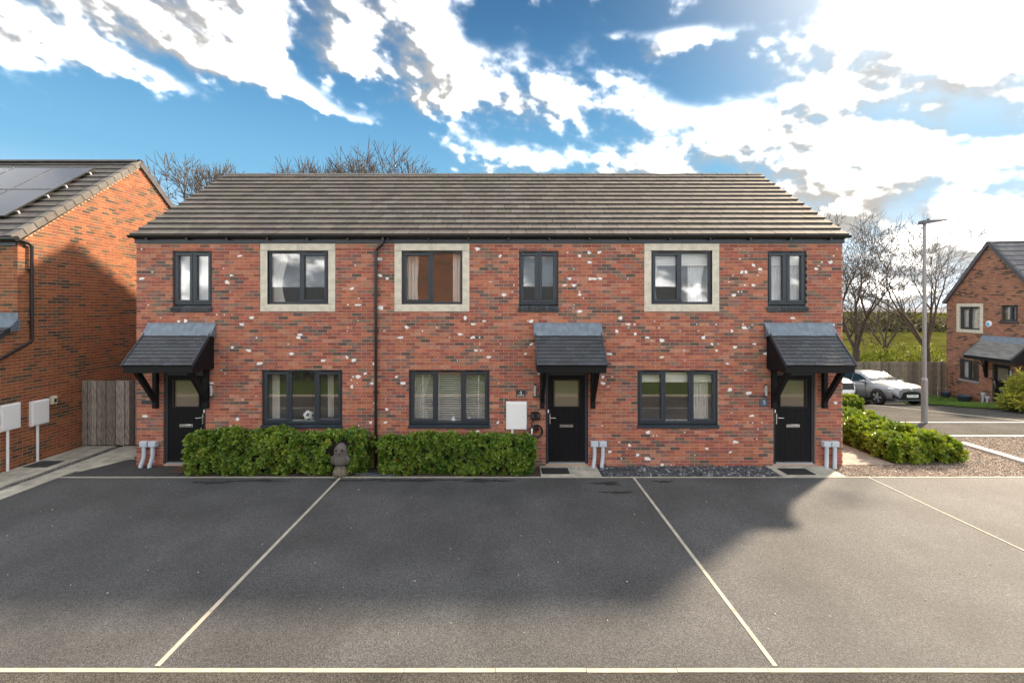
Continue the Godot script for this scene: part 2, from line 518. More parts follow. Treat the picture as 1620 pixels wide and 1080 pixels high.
# ---------------------------------------------------------------- ground
func sheet(mb: MB, x0: float, x1: float, z0: float, z1: float, lift: float, step := 0.0) -> void:   # z0 > z1
	var zs := [z0]
	if step > 0.0:
		var z := z0 - step
		while z > z1 + 0.01:
			zs.append(z)
			z -= step
	zs.append(z1)
	for k in zs.size() - 1:
		var a: float = zs[k]
		var b: float = zs[k + 1]
		mb.quad(Vector3(x0, gy(a) + lift, a), Vector3(x1, gy(a) + lift, a), Vector3(x1, gy(b) + lift, b), Vector3(x0, gy(b) + lift, b))

func make_ground() -> void:
	var g := MB.new()
	var xs := [-1500, -300, -100, -50, -20, 0, 20, 50, 100, 300, 1500]
	var zs := [200, 60, 20, 8, 0, -3, -4, -6, -9.2, -11.7, -17, -30, -60, -90, -115, -150, -200, -260, -500, -2000]
	for a in xs.size() - 1:
		for b in zs.size() - 1:
			var z0: float = zs[b]
			var z1: float = zs[b + 1]
			g.quad(Vector3(xs[a], gy(z0) - 0.03, z0), Vector3(xs[a + 1], gy(z0) - 0.03, z0), Vector3(xs[a + 1], gy(z1) - 0.03, z1), Vector3(xs[a], gy(z1) - 0.03, z1))
	struct(g, "ground", M.field)
	var f := MB.new()
	sheet(f, -9.6, 30.0, 5.76, 0.69, 0.0)
	struct(f, "forecourt_tarmac", M.asphalt)
	var r := MB.new()
	sheet(r, -60.0, 60.0, 7.85, 5.82, 0.0)
	struct(r, "road", M.road)
	var s := MB.new()
	sheet(s, 9.05, 34.0, -2.46, -17.0, 0.0, 0.5)
	struct(s, "side_road", M.road)
	# damp stains on the tarmac, chiefly along the hedges
	var q := RandomNumberGenerator.new()
	q.seed = 12
	for d in [[-5.2, 0.86, 0.55, 0.06], [-3.2, 0.84, 0.5, 0.05], [-1.9, 0.83, 0.95, 0.07], [-0.4, 0.86, 0.45, 0.08], [-6.1, 0.95, 0.4, 0.07], [2.1, 1.0, 0.28, 0.09], [3.3, 0.9, 0.2, 0.05], [2.2, 1.45, 0.3, 0.05]]:
		var n := 40
		var pts := []
		var p1 := q.randf() * TAU
		for k in n:
			var a := -TAU * k / n
			var rr := 1.0 + 0.3 * sin(a * 3.0 + p1) + 0.18 * sin(a * 7.0 + p1 * 2.0) + q.randf_range(-0.16, 0.16)
			pts.append(Vector3(cos(a) * d[2] * rr, 0.0, sin(a) * d[3] * rr))
		var st := MB.new()
		st.fan(pts, true)
		var so := struct(st, "damp_stain", M.damp)
		so.position = Vector3(d[0], 0.0035, d[1])
	# concrete edging laid flush in the tarmac, each length a piece of its own
	edging("front_edging", Vector3(-12.0, 0, 5.79), Vector3(1, 0, 0), 27, 0.052)
	edging("rear_edging", Vector3(-9.58, 0, 0.665), Vector3(1, 0, 0), 27, 0.05)
	edging("bay_edging", Vector3(-3.55, 0, 0.70), Vector3(0, 0, 1), 0, 0.05)
	edging("bay_edging", Vector3(2.745, 0, 0.70), Vector3(0, 0, 1), 0, 0.05)
	edging("bay_edging", Vector3(7.78, 0, 0.70), Vector3(0, 0, 1), 0, 0.035)

func edging(called: String, at: Vector3, along: Vector3, count: int, wide: float) -> void:
	var o := Node3D.new()
	o.name = numbered(called)
	add_child(o)
	o.set_meta("kind", "structure")
	var n := count
	var each := 0.915
	if n == 0:
		n = 6
		each = 5.04 / 6.0
	for k in n:
		var mb := MB.new()
		var a := at + along * (k * each + 0.003)
		var b := at + along * ((k + 1) * each - 0.003)
		var side := Vector3(along.z, 0, along.x) * wide * 0.5
		var j := rng.randf_range(-0.0015, 0.0015)
		var sh := along.cross(Vector3.UP) * j
		var top := 0.005 + rng.randf_range(0.0, 0.003)
		var lo := (a - side + sh).min(b + side + sh)
		var hi := (a - side + sh).max(b + side + sh)
		mb.box(Vector3(lo.x, -0.12, lo.z), Vector3(hi.x, top, hi.z))
		build(mb, "edging_kerb", M.concrete, o)

# ---------------------------------------------------------------- brickwork
# wall coordinates: x along, y up, z outwards. span(h) gives the x range at height h; holes are Rect2.
func brickwork(parent: Node3D, height: float, span: Callable, holes: Array, pal: Array, sd: int, singles: int, focus: Vector2, darkness := 0.0) -> void:
	var r := RandomNumberGenerator.new()
	r.seed = sd
	var fn := FastNoiseLite.new()
	fn.seed = sd; fn.frequency = 0.55; fn.fractal_octaves = 3
	var all := []
	var course := 0
	var h := 0.0
	while h < height - 0.02:
		var top := minf(h + 0.0635, height)
		var lim: Vector2 = span.call(h + 0.05)
		if lim.y - lim.x > 0.05:
			var off := 0.1125 * (course % 2)
			var x := floorf((lim.x - off) / 0.225) * 0.225 + off
			while x < lim.y:
				var spans := [[maxf(x, lim.x), minf(x + 0.2135, lim.y)]]
				for q: Rect2 in holes:
					if top <= q.position.y + 0.004 or h >= q.end.y - 0.004: continue
					var next := []
					for sp in spans:
						if sp[1] <= q.position.x or sp[0] >= q.end.x: next.append(sp); continue
						if sp[0] < q.position.x: next.append([sp[0], q.position.x])
						if sp[1] > q.end.x: next.append([q.end.x, sp[1]])
						# what is left of a brick above or below the opening
						var ca := maxf(sp[0], q.position.x)
						var cb := minf(sp[1], q.end.x)
						if top > q.end.y + 0.008 and cb - ca > 0.02: all.append([ca, cb, q.end.y + 0.002, top])
						if h < q.position.y - 0.008 and cb - ca > 0.02: all.append([ca, cb, h, q.position.y - 0.002])
					spans = next
				for sp in spans:
					if sp[1] - sp[0] > 0.02:
						all.append([sp[0], sp[1], h, top])
				x += 0.225
		h += 0.075
		course += 1
	var order := []
	for k in all.size():
		var b: Array = all[k]
		if b[1] - b[0] > 0.2 and b[3] - b[2] > 0.05:
			order.append([Vector2((b[0] + b[1]) * 0.5, b[2]).distance_to(focus), k])
	order.sort_custom(func(a, b): return a[0] < b[0])
	var single := {}
	for k in mini(singles, order.size()):
		single[order[k][1]] = true
	var mb := MB.new()
	var cache := {}
	for k in all.size():
		var b: Array = all[k]
		var mid := Vector2((b[0] + b[1]) * 0.5, b[2])
		var cl := fn.get_noise_2d(mid.x * 1.3, mid.y * 4.0)
		var t := r.randf() + cl * 0.45 + darkness
		var pick := 0
		var acc := 0.0
		for p in pal.size():
			acc += pal[p][1]
			pick = p
			if t < acc: break
		var base: Color = pal[pick][0]
		var proud := r.randf_range(-0.001, 0.002)
		if single.has(k):
			var shade := r.randi() % 4
			var key := pick * 10 + shade
			if not cache.has(key):
				var s := MB.new()
				s.col = base * [0.85, 0.95, 1.04, 1.14][shade]
				s.col.a = 1.0
				s.box(Vector3(-0.10675, 0, -0.1), Vector3(0.10675, 0.0635, 0.0), true)
				cache[key] = s.mesh()
			var o := put("brick", cache[key], M.brick, parent)
			o.position = Vector3(mid.x, b[2], proud)
		else:
			var f := r.randf_range(0.82, 1.16)
			mb.col = Color(base.r * f, base.g * f * r.randf_range(0.95, 1.05), base.b * f)
			mb.box(Vector3(b[0], b[2], -0.1), Vector3(b[1], b[3], proud), true)
	var rest := build(mb, "brickwork", M.brick, parent)
	rest.set_meta("kind", "stuff")

# wall core behind the bricks: a rectangle less its holes
func core(mb: MB, x0: float, x1: float, y0: float, y1: float, holes: Array, z0: float, z1: float) -> void:
	var xs := [x0, x1]
	var ys := [y0, y1]
	for q: Rect2 in holes:
		xs.append(q.position.x); xs.append(q.end.x); ys.append(q.position.y); ys.append(q.end.y)
	xs.sort(); ys.sort()
	for a in xs.size() - 1:
		if xs[a + 1] - xs[a] < 0.001: continue
		var b := 0
		while b < ys.size() - 1:
			var e := b
			# grow upwards while solid
			var solid := func(k: int) -> bool:
				if ys[k + 1] - ys[k] < 0.0005: return true
				var p := Vector2((xs[a] + xs[a + 1]) * 0.5, (ys[k] + ys[k + 1]) * 0.5)
				for q: Rect2 in holes:
					if q.has_point(p): return false
				return p.y > y0 and p.y < y1
			if not solid.call(b) or ys[b + 1] - ys[b] < 0.0005:
				b += 1
				continue
			while e + 1 < ys.size() - 1 and solid.call(e + 1): e += 1
			mb.box(Vector3(xs[a], ys[b], z0), Vector3(xs[a + 1], ys[e + 1], z1))
			b = e + 1

const RED := [[Color(0.778, 0.270, 0.157), 0.24], [Color(0.799, 0.356, 0.238), 0.12], [Color(0.670, 0.200, 0.130), 0.20], [Color(0.529, 0.167, 0.127), 0.18], [Color(0.432, 0.216, 0.178), 0.14], [Color(0.367, 0.248, 0.178), 0.09], [Color(0.216, 0.157, 0.135), 0.04]]
const ORANGE := [[Color(0.55, 0.19, 0.08), 0.36], [Color(0.51, 0.16, 0.072), 0.22], [Color(0.46, 0.145, 0.072), 0.14], [Color(0.32, 0.155, 0.085), 0.12], [Color(0.22, 0.13, 0.08), 0.09], [Color(0.15, 0.10, 0.072), 0.03]]

# ---------------------------------------------------------------- windows and doors
# bottom-left corner of the frame at (x, y); lights: array of [share, opens]
func window(parent: Node3D, x: float, y: float, w: float, h: float, lights: Array, depth := 0.045, cill := 0.0) -> Node3D:
	var o := node("window", parent, Vector3(x, y, -depth))
	var fb := MB.new()
	var t := 0.058
	var z0 := -0.07
	fb.slabbox(Vector3(0, h - t, z0), Vector3(w, h, 0), 0.006)
	fb.slabbox(Vector3(0, cill, z0), Vector3(w, cill + t, 0), 0.006)
	fb.slabbox(Vector3(0, cill + t, z0), Vector3(t, h - t, -0.001), 0.006)
	fb.slabbox(Vector3(w - t, cill + t, z0), Vector3(w, h - t, -0.001), 0.006)
	var total := 0.0
	for l in lights: total += l[0]
	var inner := w - 2 * t - (lights.size() - 1) * 0.062
	var px := t
	for k in lights.size():
		var lw: float = inner * lights[k][0] / total
		var a := Vector2(px, cill + t)
		var b := Vector2(px + lw, h - t)
		if k < lights.size() - 1:
			fb.slabbox(Vector3(b.x, cill + t, z0), Vector3(b.x + 0.062, h - t, -0.002), 0.006)
		var g := 0.0
		if lights[k][1]:
			g = 0.052
			var sb := MB.new()
			sb.slabbox(Vector3(a.x - 0.012, b.y - g, z0), Vector3(b.x + 0.012, b.y + 0.012, 0.014), 0.008)
			sb.slabbox(Vector3(a.x - 0.012, a.y - 0.012, z0), Vector3(b.x + 0.012, a.y + g, 0.014), 0.008)
			sb.slabbox(Vector3(a.x - 0.012, a.y + g, z0), Vector3(a.x + g, b.y - g, 0.0135), 0.008)
			sb.slabbox(Vector3(b.x - g, a.y + g, z0), Vector3(b.x + 0.012, b.y - g, 0.0135), 0.008)
			build(sb, "sash", M.upvc, o)
		for zz in [-0.03, -0.048]:
			var pb := MB.new()
			pb.box(Vector3(a.x + g - 0.004, a.y + g - 0.004, zz - 0.004), Vector3(b.x - g + 0.004, b.y - g + 0.004, zz))
			build(pb, "pane", M.glass, o)
		var vb := MB.new()
		var vw := minf(lw * 0.7, 0.36)
		var mx := (a.x + b.x) * 0.5
		vb.slabbox(Vector3(mx - vw * 0.5, h - 0.036, -0.01), Vector3(mx + vw * 0.5, h - 0.014, 0.022), 0.006)
		build(vb, "trickle_vent", M.black_plastic, o)
		px = b.x + 0.062
	if cill > 0.0:
		var cb := MB.new()
		cb.hexa([Vector3(-0.01, 0, z0), Vector3(w + 0.01, 0, z0), Vector3(w + 0.01, cill, z0), Vector3(-0.01, cill, z0),
			Vector3(-0.01, 0, depth + 0.03), Vector3(w + 0.01, 0, depth + 0.03), Vector3(w + 0.01, cill * 0.62, depth + 0.03), Vector3(-0.01, cill * 0.62, depth + 0.03)])
		build(cb, "cill", M.upvc, o)
	build(fb, "frame", M.upvc, o)
	return o

func stone_surround(o: Node3D, x0: float, y0: float, w: float, h: float, ow: float, y_lo: float, y_hi: float) -> void:
	# pieces in the window's own coordinates; the frame spans 0..w, 0..h
	var side := (ow - w) * 0.5
	var zb := -0.08
	var zf := 0.045 + 0.014
	for s in [[-side, -y_lo, w * 0.5 - 0.002, 0.0], [w * 0.5 + 0.002, -y_lo, w + side, 0.0]]:
		var a := MB.new()
		a.slabbox(Vector3(s[0], s[1] + 0.002, zb), Vector3(s[2], s[3] - 0.002, zf), 0.005)
		build(a, "stone_sill", M.stone, o)
	for s in [[-side, h, w * 0.5 - 0.002, h + y_hi], [w * 0.5 + 0.002, h, w + side, h + y_hi]]:
		var a := MB.new()
		a.slabbox(Vector3(s[0], s[1] + 0.002, zb), Vector3(s[2], s[3] - 0.002, zf), 0.005)
		build(a, "stone_lintel", M.stone, o)
	for s in [[-side, 0.0], [w, w + side]]:
		var a := MB.new()
		a.slabbox(Vector3(s[0] if s[0] < 0 else w, 0.002, zb), Vector3(0.0 if s[0] < 0 else w + side, h - 0.002, zf - 0.002), 0.005)
		build(a, "stone_jamb", M.stone, o)

func brick_sill(o: Node3D, w: float) -> void:
	var n := 12
	for k in n:
		var a := MB.new()
		var s := rng.randf_range(0.75, 1.2)
		a.col = Color(0.10 * s, 0.108 * s, 0.12 * s)
		var x0 := -0.02 + (w + 0.04) * k / n
		var x1 := -0.02 + (w + 0.04) * (k + 1) / n - 0.008
		a.hexa([Vector3(x0, -0.165, -0.05), Vector3(x1, -0.165, -0.05), Vector3(x1, -0.01, -0.05), Vector3(x0, -0.01, -0.05),
			Vector3(x0, -0.165, 0.075), Vector3(x1, -0.165, 0.075), Vector3(x1, -0.075, 0.095), Vector3(x0, -0.075, 0.095)])
		build(a, "sill_brick", M.tile, o)
	var m := MB.new()
	m.box(Vector3(0.002, -0.16, -0.2), Vector3(w - 0.002, -0.085, 0.06))
	m.box(Vector3(0.002, -0.085, -0.2), Vector3(w - 0.002, -0.002, -0.055))
	build(m, "sill_bed", M.slate_plate, o)

func door(parent: Node3D, x: float, y: float, w: float, h: float, handle_left: bool, called := "door") -> Node3D:
	var o := node(called, parent, Vector3(x, y, -0.05))
	var f := MB.new()
	f.slabbox(Vector3(0, 0, -0.07), Vector3(0.065, h, 0.01), 0.008)
	f.slabbox(Vector3(w - 0.065, 0, -0.07), Vector3(w, h, 0.01), 0.008)
	f.slabbox(Vector3(0.065, h - 0.065, -0.07), Vector3(w - 0.065, h, 0.009), 0.008)
	build(f, "frame", M.upvc, o)
	var gx0 := w * 0.5 - 0.285
	var gx1 := w * 0.5 + 0.285
	var gy0 := 1.31
	var gy1 := 1.91
	# slab of vertical boards with an opening for the glass
	var d := MB.new()
	var b0 := 0.07
	var b1 := w - 0.07
	var nb := 7
	for k in nb:
		var a := b0 + (b1 - b0) * k / nb
		var b := b0 + (b1 - b0) * (k + 1) / nb
		d.slabbox(Vector3(a, 0.04, -0.06), Vector3(b, gy0 - 0.03, -0.012), 0.004)
		d.slabbox(Vector3(a, gy1 + 0.03, -0.06), Vector3(b, h - 0.07, -0.012), 0.004)
	d.box(Vector3(b0, gy0 - 0.03, -0.06), Vector3(gx0 - 0.03, gy1 + 0.03, -0.013))
	d.box(Vector3(gx1 + 0.03, gy0 - 0.03, -0.06), Vector3(b1, gy1 + 0.03, -0.013))
	build(d, "door_leaf", M.door, o)
	var t := MB.new()
	t.slabbox(Vector3(gx0 - 0.04, gy0 - 0.04, -0.02), Vector3(gx0 + 0.004, gy1 + 0.04, 0.004), 0.01)
	t.slabbox(Vector3(gx1 - 0.004, gy0 - 0.04, -0.02), Vector3(gx1 + 0.04, gy1 + 0.04, 0.004), 0.01)
	t.slabbox(Vector3(gx0 + 0.004, gy1 - 0.004, -0.02), Vector3(gx1 - 0.004, gy1 + 0.04, 0.003), 0.01)
	t.slabbox(Vector3(gx0 + 0.004, gy0 - 0.04, -0.02), Vector3(gx1 - 0.004, gy0 + 0.004, 0.003), 0.01)
	build(t, "glazing_bead", M.black_plastic, o)
	var p := MB.new()
	p.quad(Vector3(gx0, gy0, -0.024), Vector3(gx1, gy0, -0.024), Vector3(gx1, gy1, -0.024), Vector3(gx0, gy1, -0.024))
	build(p, "pane", M.glass, o)
	var p2 := MB.new()
	p2.box(Vector3(gx0, gy0, -0.05), Vector3(gx1, gy1, -0.04))
	build(p2, "obscure_pane", M.door_glass, o)
	var hx := 0.105 if handle_left else w - 0.105
	var dirx := 1.0 if handle_left else -1.0
	var hb := MB.new()
	hb.slabbox(Vector3(hx - 0.017, 0.90, -0.012), Vector3(hx + 0.017, 1.15, 0.004), 0.006)
	hb.tube([Vector3(hx, 1.06, 0.0), Vector3(hx, 1.06, 0.045), Vector3(hx + dirx * 0.03, 1.06, 0.052), Vector3(hx + dirx * 0.135, 1.055, 0.05)], [0.011, 0.011, 0.010, 0.009], 8)
	build(hb, "handle", M.brass if called == "front_door" else M.chrome, o)
	var hg := MB.new()
	hg.slabbox(Vector3((0.05 if handle_left else w - 0.08), 1.17, 0.0), Vector3((0.08 if handle_left else w - 0.05), 1.24, 0.018), 0.004)
	build(hg, "hinge_cover", M.white_plastic, o)
	var lb := MB.new()
	lb.slabbox(Vector3(w * 0.5 - 0.16, 0.825, -0.012), Vector3(w * 0.5 + 0.16, 0.9, 0.004), 0.008)
	lb.slabbox(Vector3(w * 0.5 - 0.135, 0.84, 0.0), Vector3(w * 0.5 + 0.135, 0.885, 0.010), 0.005)
	build(lb, "letter_plate", M.chrome, o)
	var th := MB.new()
	th.box(Vector3(0.065, 0.0, -0.06), Vector3(w - 0.065, 0.035, 0.05))
	build(th, "threshold", M.alu, o)
	return o

# ---------------------------------------------------------------- tiled roof slope
# a slope in a parent frame: x along the eave, y up the slope, z out of it
func tiles(parent: Node3D, x0: float, x1: float, length: float, gauge: float, wide: float, thick: float, tone: Color, material: Material, sd: int, singles: int, called := "roof_tile", shiny := 0.12) -> void:
	var r := RandomNumberGenerator.new()
	r.seed = sd
	var count := 0
	var courses := int(ceil(length / gauge))
	var per := int(round((x1 - x0) / wide))
	var w := (x1 - x0) / per
	var merged := MB.new()
	for k in courses:
		var y0 := k * gauge
		var y1 := minf(y0 + gauge + 0.05, length)
		var off := -0.5 * w if k % 2 else 0.0
		var n := per + 1 if k % 2 else per
		for j in n:
			var a := maxf(x0 + off + j * w + 0.004, x0)
			var b := minf(x0 + off + (j + 1) * w - 0.004, x1)
			if b - a < 0.02: continue
			var f := 1.0 + r.randf_range(-shiny, shiny)
			var c := Color(tone.r * f, tone.g * f * r.randf_range(0.97, 1.03), tone.b * f * r.randf_range(0.96, 1.04))
			var lift := r.randf_range(0.0, 0.004)
			var tail := thick + 0.006 + lift
			var head := 0.008
			var mb := merged if count >= singles else MB.new()
			mb.col = c
			var mid := (a + b) * 0.5
			var base := Vector3(mid, y0, 0) if count < singles else Vector3.ZERO
			var p := [Vector3(a, y0, 0.001), Vector3(b, y0, 0.001), Vector3(b, y1, -0.01), Vector3(a, y1, -0.01),
				Vector3(a, y0, tail), Vector3(b, y0, tail), Vector3(b, y1, head), Vector3(a, y1, head)]
			for q in 8: p[q] -= base
			mb.hexa(p, true)
			if count < singles:
				var o := build(mb, called, material, parent)
				o.position = base
			count += 1
	if merged.v.size():
		var rest := build(merged, called + "s_above", material, parent)
		rest.set_meta("kind", "stuff")

func slope_node(called: String, parent: Node3D, at: Vector3, pitch: float, turn := 0.0) -> Node3D:
	var o := node(called, parent, at)
	# x along, y up the slope (towards -z before turning), z out
	var b := Basis(Vector3(1, 0, 0), Vector3(0, sin(pitch), -cos(pitch)), Vector3(0, cos(pitch), sin(pitch)))
	o.basis = Basis(Vector3.UP, turn) * b
	return o

# lean-to canopy over a front door, with black cheeks, gallows brackets and a lead flashing
func canopy(parent: Node3D, x0: float, x1: float, y_wall: float, y_front: float, proj: float, slate: Color, sd: int, bracket := "straight") -> Node3D:
	var o := node("porch_canopy", parent)
	var z_top := 0.15
	var y_top := y_wall - 0.25
	var rise := y_top - y_front
	var run := proj - z_top
	var pitch := atan2(rise, run)
	var length := sqrt(rise * rise + run * run)
	var zf := proj - 0.03
	var slates := slope_node("roof_slope", o, Vector3(0, y_front, proj), pitch)
	tiles_flat(o, slates.transform, x0, x1, length, 9, 7, slate, sd)
	slates.queue_free()
	o.remove_child(slates)
	# body under the slates
	var c := MB.new()
	c.tf = Transform3D(Basis(Vector3(0, 0, 1), Vector3(0, 1, 0), Vector3(-1, 0, 0)), Vector3.ZERO)
	var low := y_front - 0.165
	for s in [[x0 + 0.02, x0 + 0.045], [x1 - 0.045, x1 - 0.02]]:
		var cb := MB.new()
		cb.tf = c.tf
		cb.prism(PackedVector2Array([Vector2(0.0, low), Vector2(zf - 0.02, low), Vector2(zf - 0.02, y_front - 0.03), Vector2(z_top, y_top - 0.025), Vector2(0.0, y_top + 0.12)]), -s[1], -s[0])
		build(cb, "cheek", M.black_wood, o)
	var fb := MB.new()
	fb.slabbox(Vector3(x0 + 0.01, low, zf - 0.02), Vector3(x1 - 0.01, y_front - 0.012, zf + 0.008), 0.006)
	build(fb, "fascia", M.black_wood, o)
	var deck := MB.new()
	deck.tf = c.tf
	deck.prism(PackedVector2Array([Vector2(0.01, y_top + 0.06), Vector2(z_top, y_top - 0.035), Vector2(proj - 0.06, y_front - 0.0), Vector2(proj - 0.06, y_front - 0.03), Vector2(0.01, y_top - 0.02)]), -x1 + 0.05, -x0 - 0.05)
	build(deck, "deck", M.black_wood, o)
	var sf := MB.new()
	sf.box(Vector3(x0 + 0.05, low + 0.02, 0.002), Vector3(x1 - 0.05, low + 0.035, zf - 0.03))
	build(sf, "soffit", M.black_wood, o)
	# lead: an upstand on the wall and an apron on the slates
	var lb := MB.new()
	var lx0 := x0 - 0.03
	var lx1 := x1 + 0.03
	lb.hexa([Vector3(lx0 - 0.02, y_wall - 0.03, 0.004), Vector3(lx1 + 0.02, y_wall - 0.03, 0.004), Vector3(lx1 + 0.03, y_wall, 0.004), Vector3(lx0 - 0.03, y_wall, 0.004),
		Vector3(lx0 - 0.02, y_wall - 0.03, 0.018), Vector3(lx1 + 0.02, y_wall - 0.03, 0.018), Vector3(lx1 + 0.03, y_wall, 0.014), Vector3(lx0 - 0.03, y_wall, 0.014)])
	var segs := 10
	for k in segs:
		var a := lerpf(lx0, lx1, float(k) / segs)
		var b := lerpf(lx0, lx1, float(k + 1) / segs)
		var wa := 0.012 * sin(k * 2.3 + sd)
		var wb := 0.012 * sin((k + 1) * 2.3 + sd)
		var up := Vector3(0, y_wall - 0.03, 0.02)
		var dn := Vector3(0, y_top - 0.035, z_top + 0.055)
		lb.quad(Vector3(a, dn.y - wa, dn.z + wa * 0.6), Vector3(b, dn.y - wb, dn.z + wb * 0.6), Vector3(b, up.y, up.z), Vector3(a, up.y, up.z))
		lb.quad(Vector3(a, dn.y - wa - 0.006, dn.z + wa * 0.6 - 0.004), Vector3(b, dn.y - wb - 0.006, dn.z + wb * 0.6 - 0.004), Vector3(b, dn.y - wb, dn.z + wb * 0.6), Vector3(a, dn.y - wa, dn.z + wa * 0.6))
	for s in [lx0, lx1]:
		lb.tri(Vector3(s, y_wall - 0.03, 0.02), Vector3(s, y_top - 0.04, z_top + 0.05), Vector3(s, y_top - 0.09, 0.02))
	build(lb, "lead_flashing", M.lead, o)
	# verge trims
	for s in [x0 - 0.004, x1 - 0.016]:
		var vb := MB.new()
		vb.tf = Transform3D(Basis(Vector3(1, 0, 0), Vector3(0, sin(pitch), -cos(pitch)), Vector3(0, cos(pitch), sin(pitch))), Vector3(s, y_front, proj))
		vb.box(Vector3(0, -0.01, -0.04), Vector3(0.02, length, 0.034))
		build(vb, "verge_trim", M.upvc, o)
	for s in [x0 + 0.12, x1 - 0.22]:
		var bb := MB.new()
		bb.slabbox(Vector3(s, low - 0.90, 0.003), Vector3(s + 0.10, low - 0.001, 0.09), 0.008)
		var z1 := proj - 0.12
		if bracket == "straight":
			bb.tf = c.tf
			bb.prism(PackedVector2Array([Vector2(0.085, low - 0.76), Vector2(z1, low - 0.001), Vector2(z1 - 0.14, low - 0.001), Vector2(0.085, low - 0.60)]), -s - 0.09, -s - 0.01)
		else:
			bb.tf = c.tf
			var poly := PackedVector2Array()
			for k in 9:
				var a := PI * 0.5 * k / 8.0
				poly.append(Vector2(z1 - (z1 - 0.085) * cos(a) , low - 0.75 * (1.0 - sin(a)) ))
			for k in 9:
				var a := PI * 0.5 * (8 - k) / 8.0
				poly.append(Vector2(z1 - (z1 - 0.085) * cos(a) * 1.0 + 0.07 * cos(a) - 0.16 * sin(a), low - 0.75 * (1.0 - sin(a)) + 0.16 * cos(a) ) if k > 0 else Vector2(z1 - 0.16, low - 0.001))
			bb.prism(poly, -s - 0.09, -s - 0.01)
		build(bb, "bracket", M.black_wood, o)
	return o

func tiles_flat(parent: Node3D, t: Transform3D, x0: float, x1: float, length: float, courses: int, per: int, tone: Color, sd: int) -> void:
	var r := RandomNumberGenerator.new()
	r.seed = sd
	var g := length / courses
	var w := (x1 - x0) / per
	for k in courses:
		for j in (per + 1 if k % 2 else per):
			var off := -0.5 * w if k % 2 else 0.0
			var a := maxf(x0 + off + j * w + 0.003, x0)
			var b := minf(x0 + off + (j + 1) * w - 0.003, x1)
			if b - a < 0.03: continue
			var mb := MB.new()
			var f := r.randf_range(0.8, 1.25)
			mb.col = Color(tone.r * f, tone.g * f, tone.b * f * r.randf_range(0.97, 1.05))
			var mid := Vector3((a + b) * 0.5, k * g, 0)
			var y1 := minf(g + 0.03, length - k * g)
			var p := [Vector3(a, 0, 0.0), Vector3(b, 0, 0.0), Vector3(b, y1, -0.01), Vector3(a, y1, -0.01), Vector3(a, 0, 0.021 + r.randf() * 0.003), Vector3(b, 0, 0.021 + r.randf() * 0.003), Vector3(b, y1, 0.005), Vector3(a, y1, 0.005)]
			for q in 8: p[q].x -= mid.x
			mb.hexa(p, true)
			var o := build(mb, "slate_tile", M.slate, parent)
			o.transform = Transform3D(t.basis, t * mid)

# ---------------------------------------------------------------- the terrace
const WX0 := -8.48
const WX1 := 7.74
const WALL_H := 5.115
const STONE_X := [-4.773, -1.693, 4.043]
const NARROW_X := [-7.203, 0.757, 6.47]
const GROUND_X := [-4.68, -1.298, 3.957]
const DOOR_X := [-7.378, 1.404, 6.636]

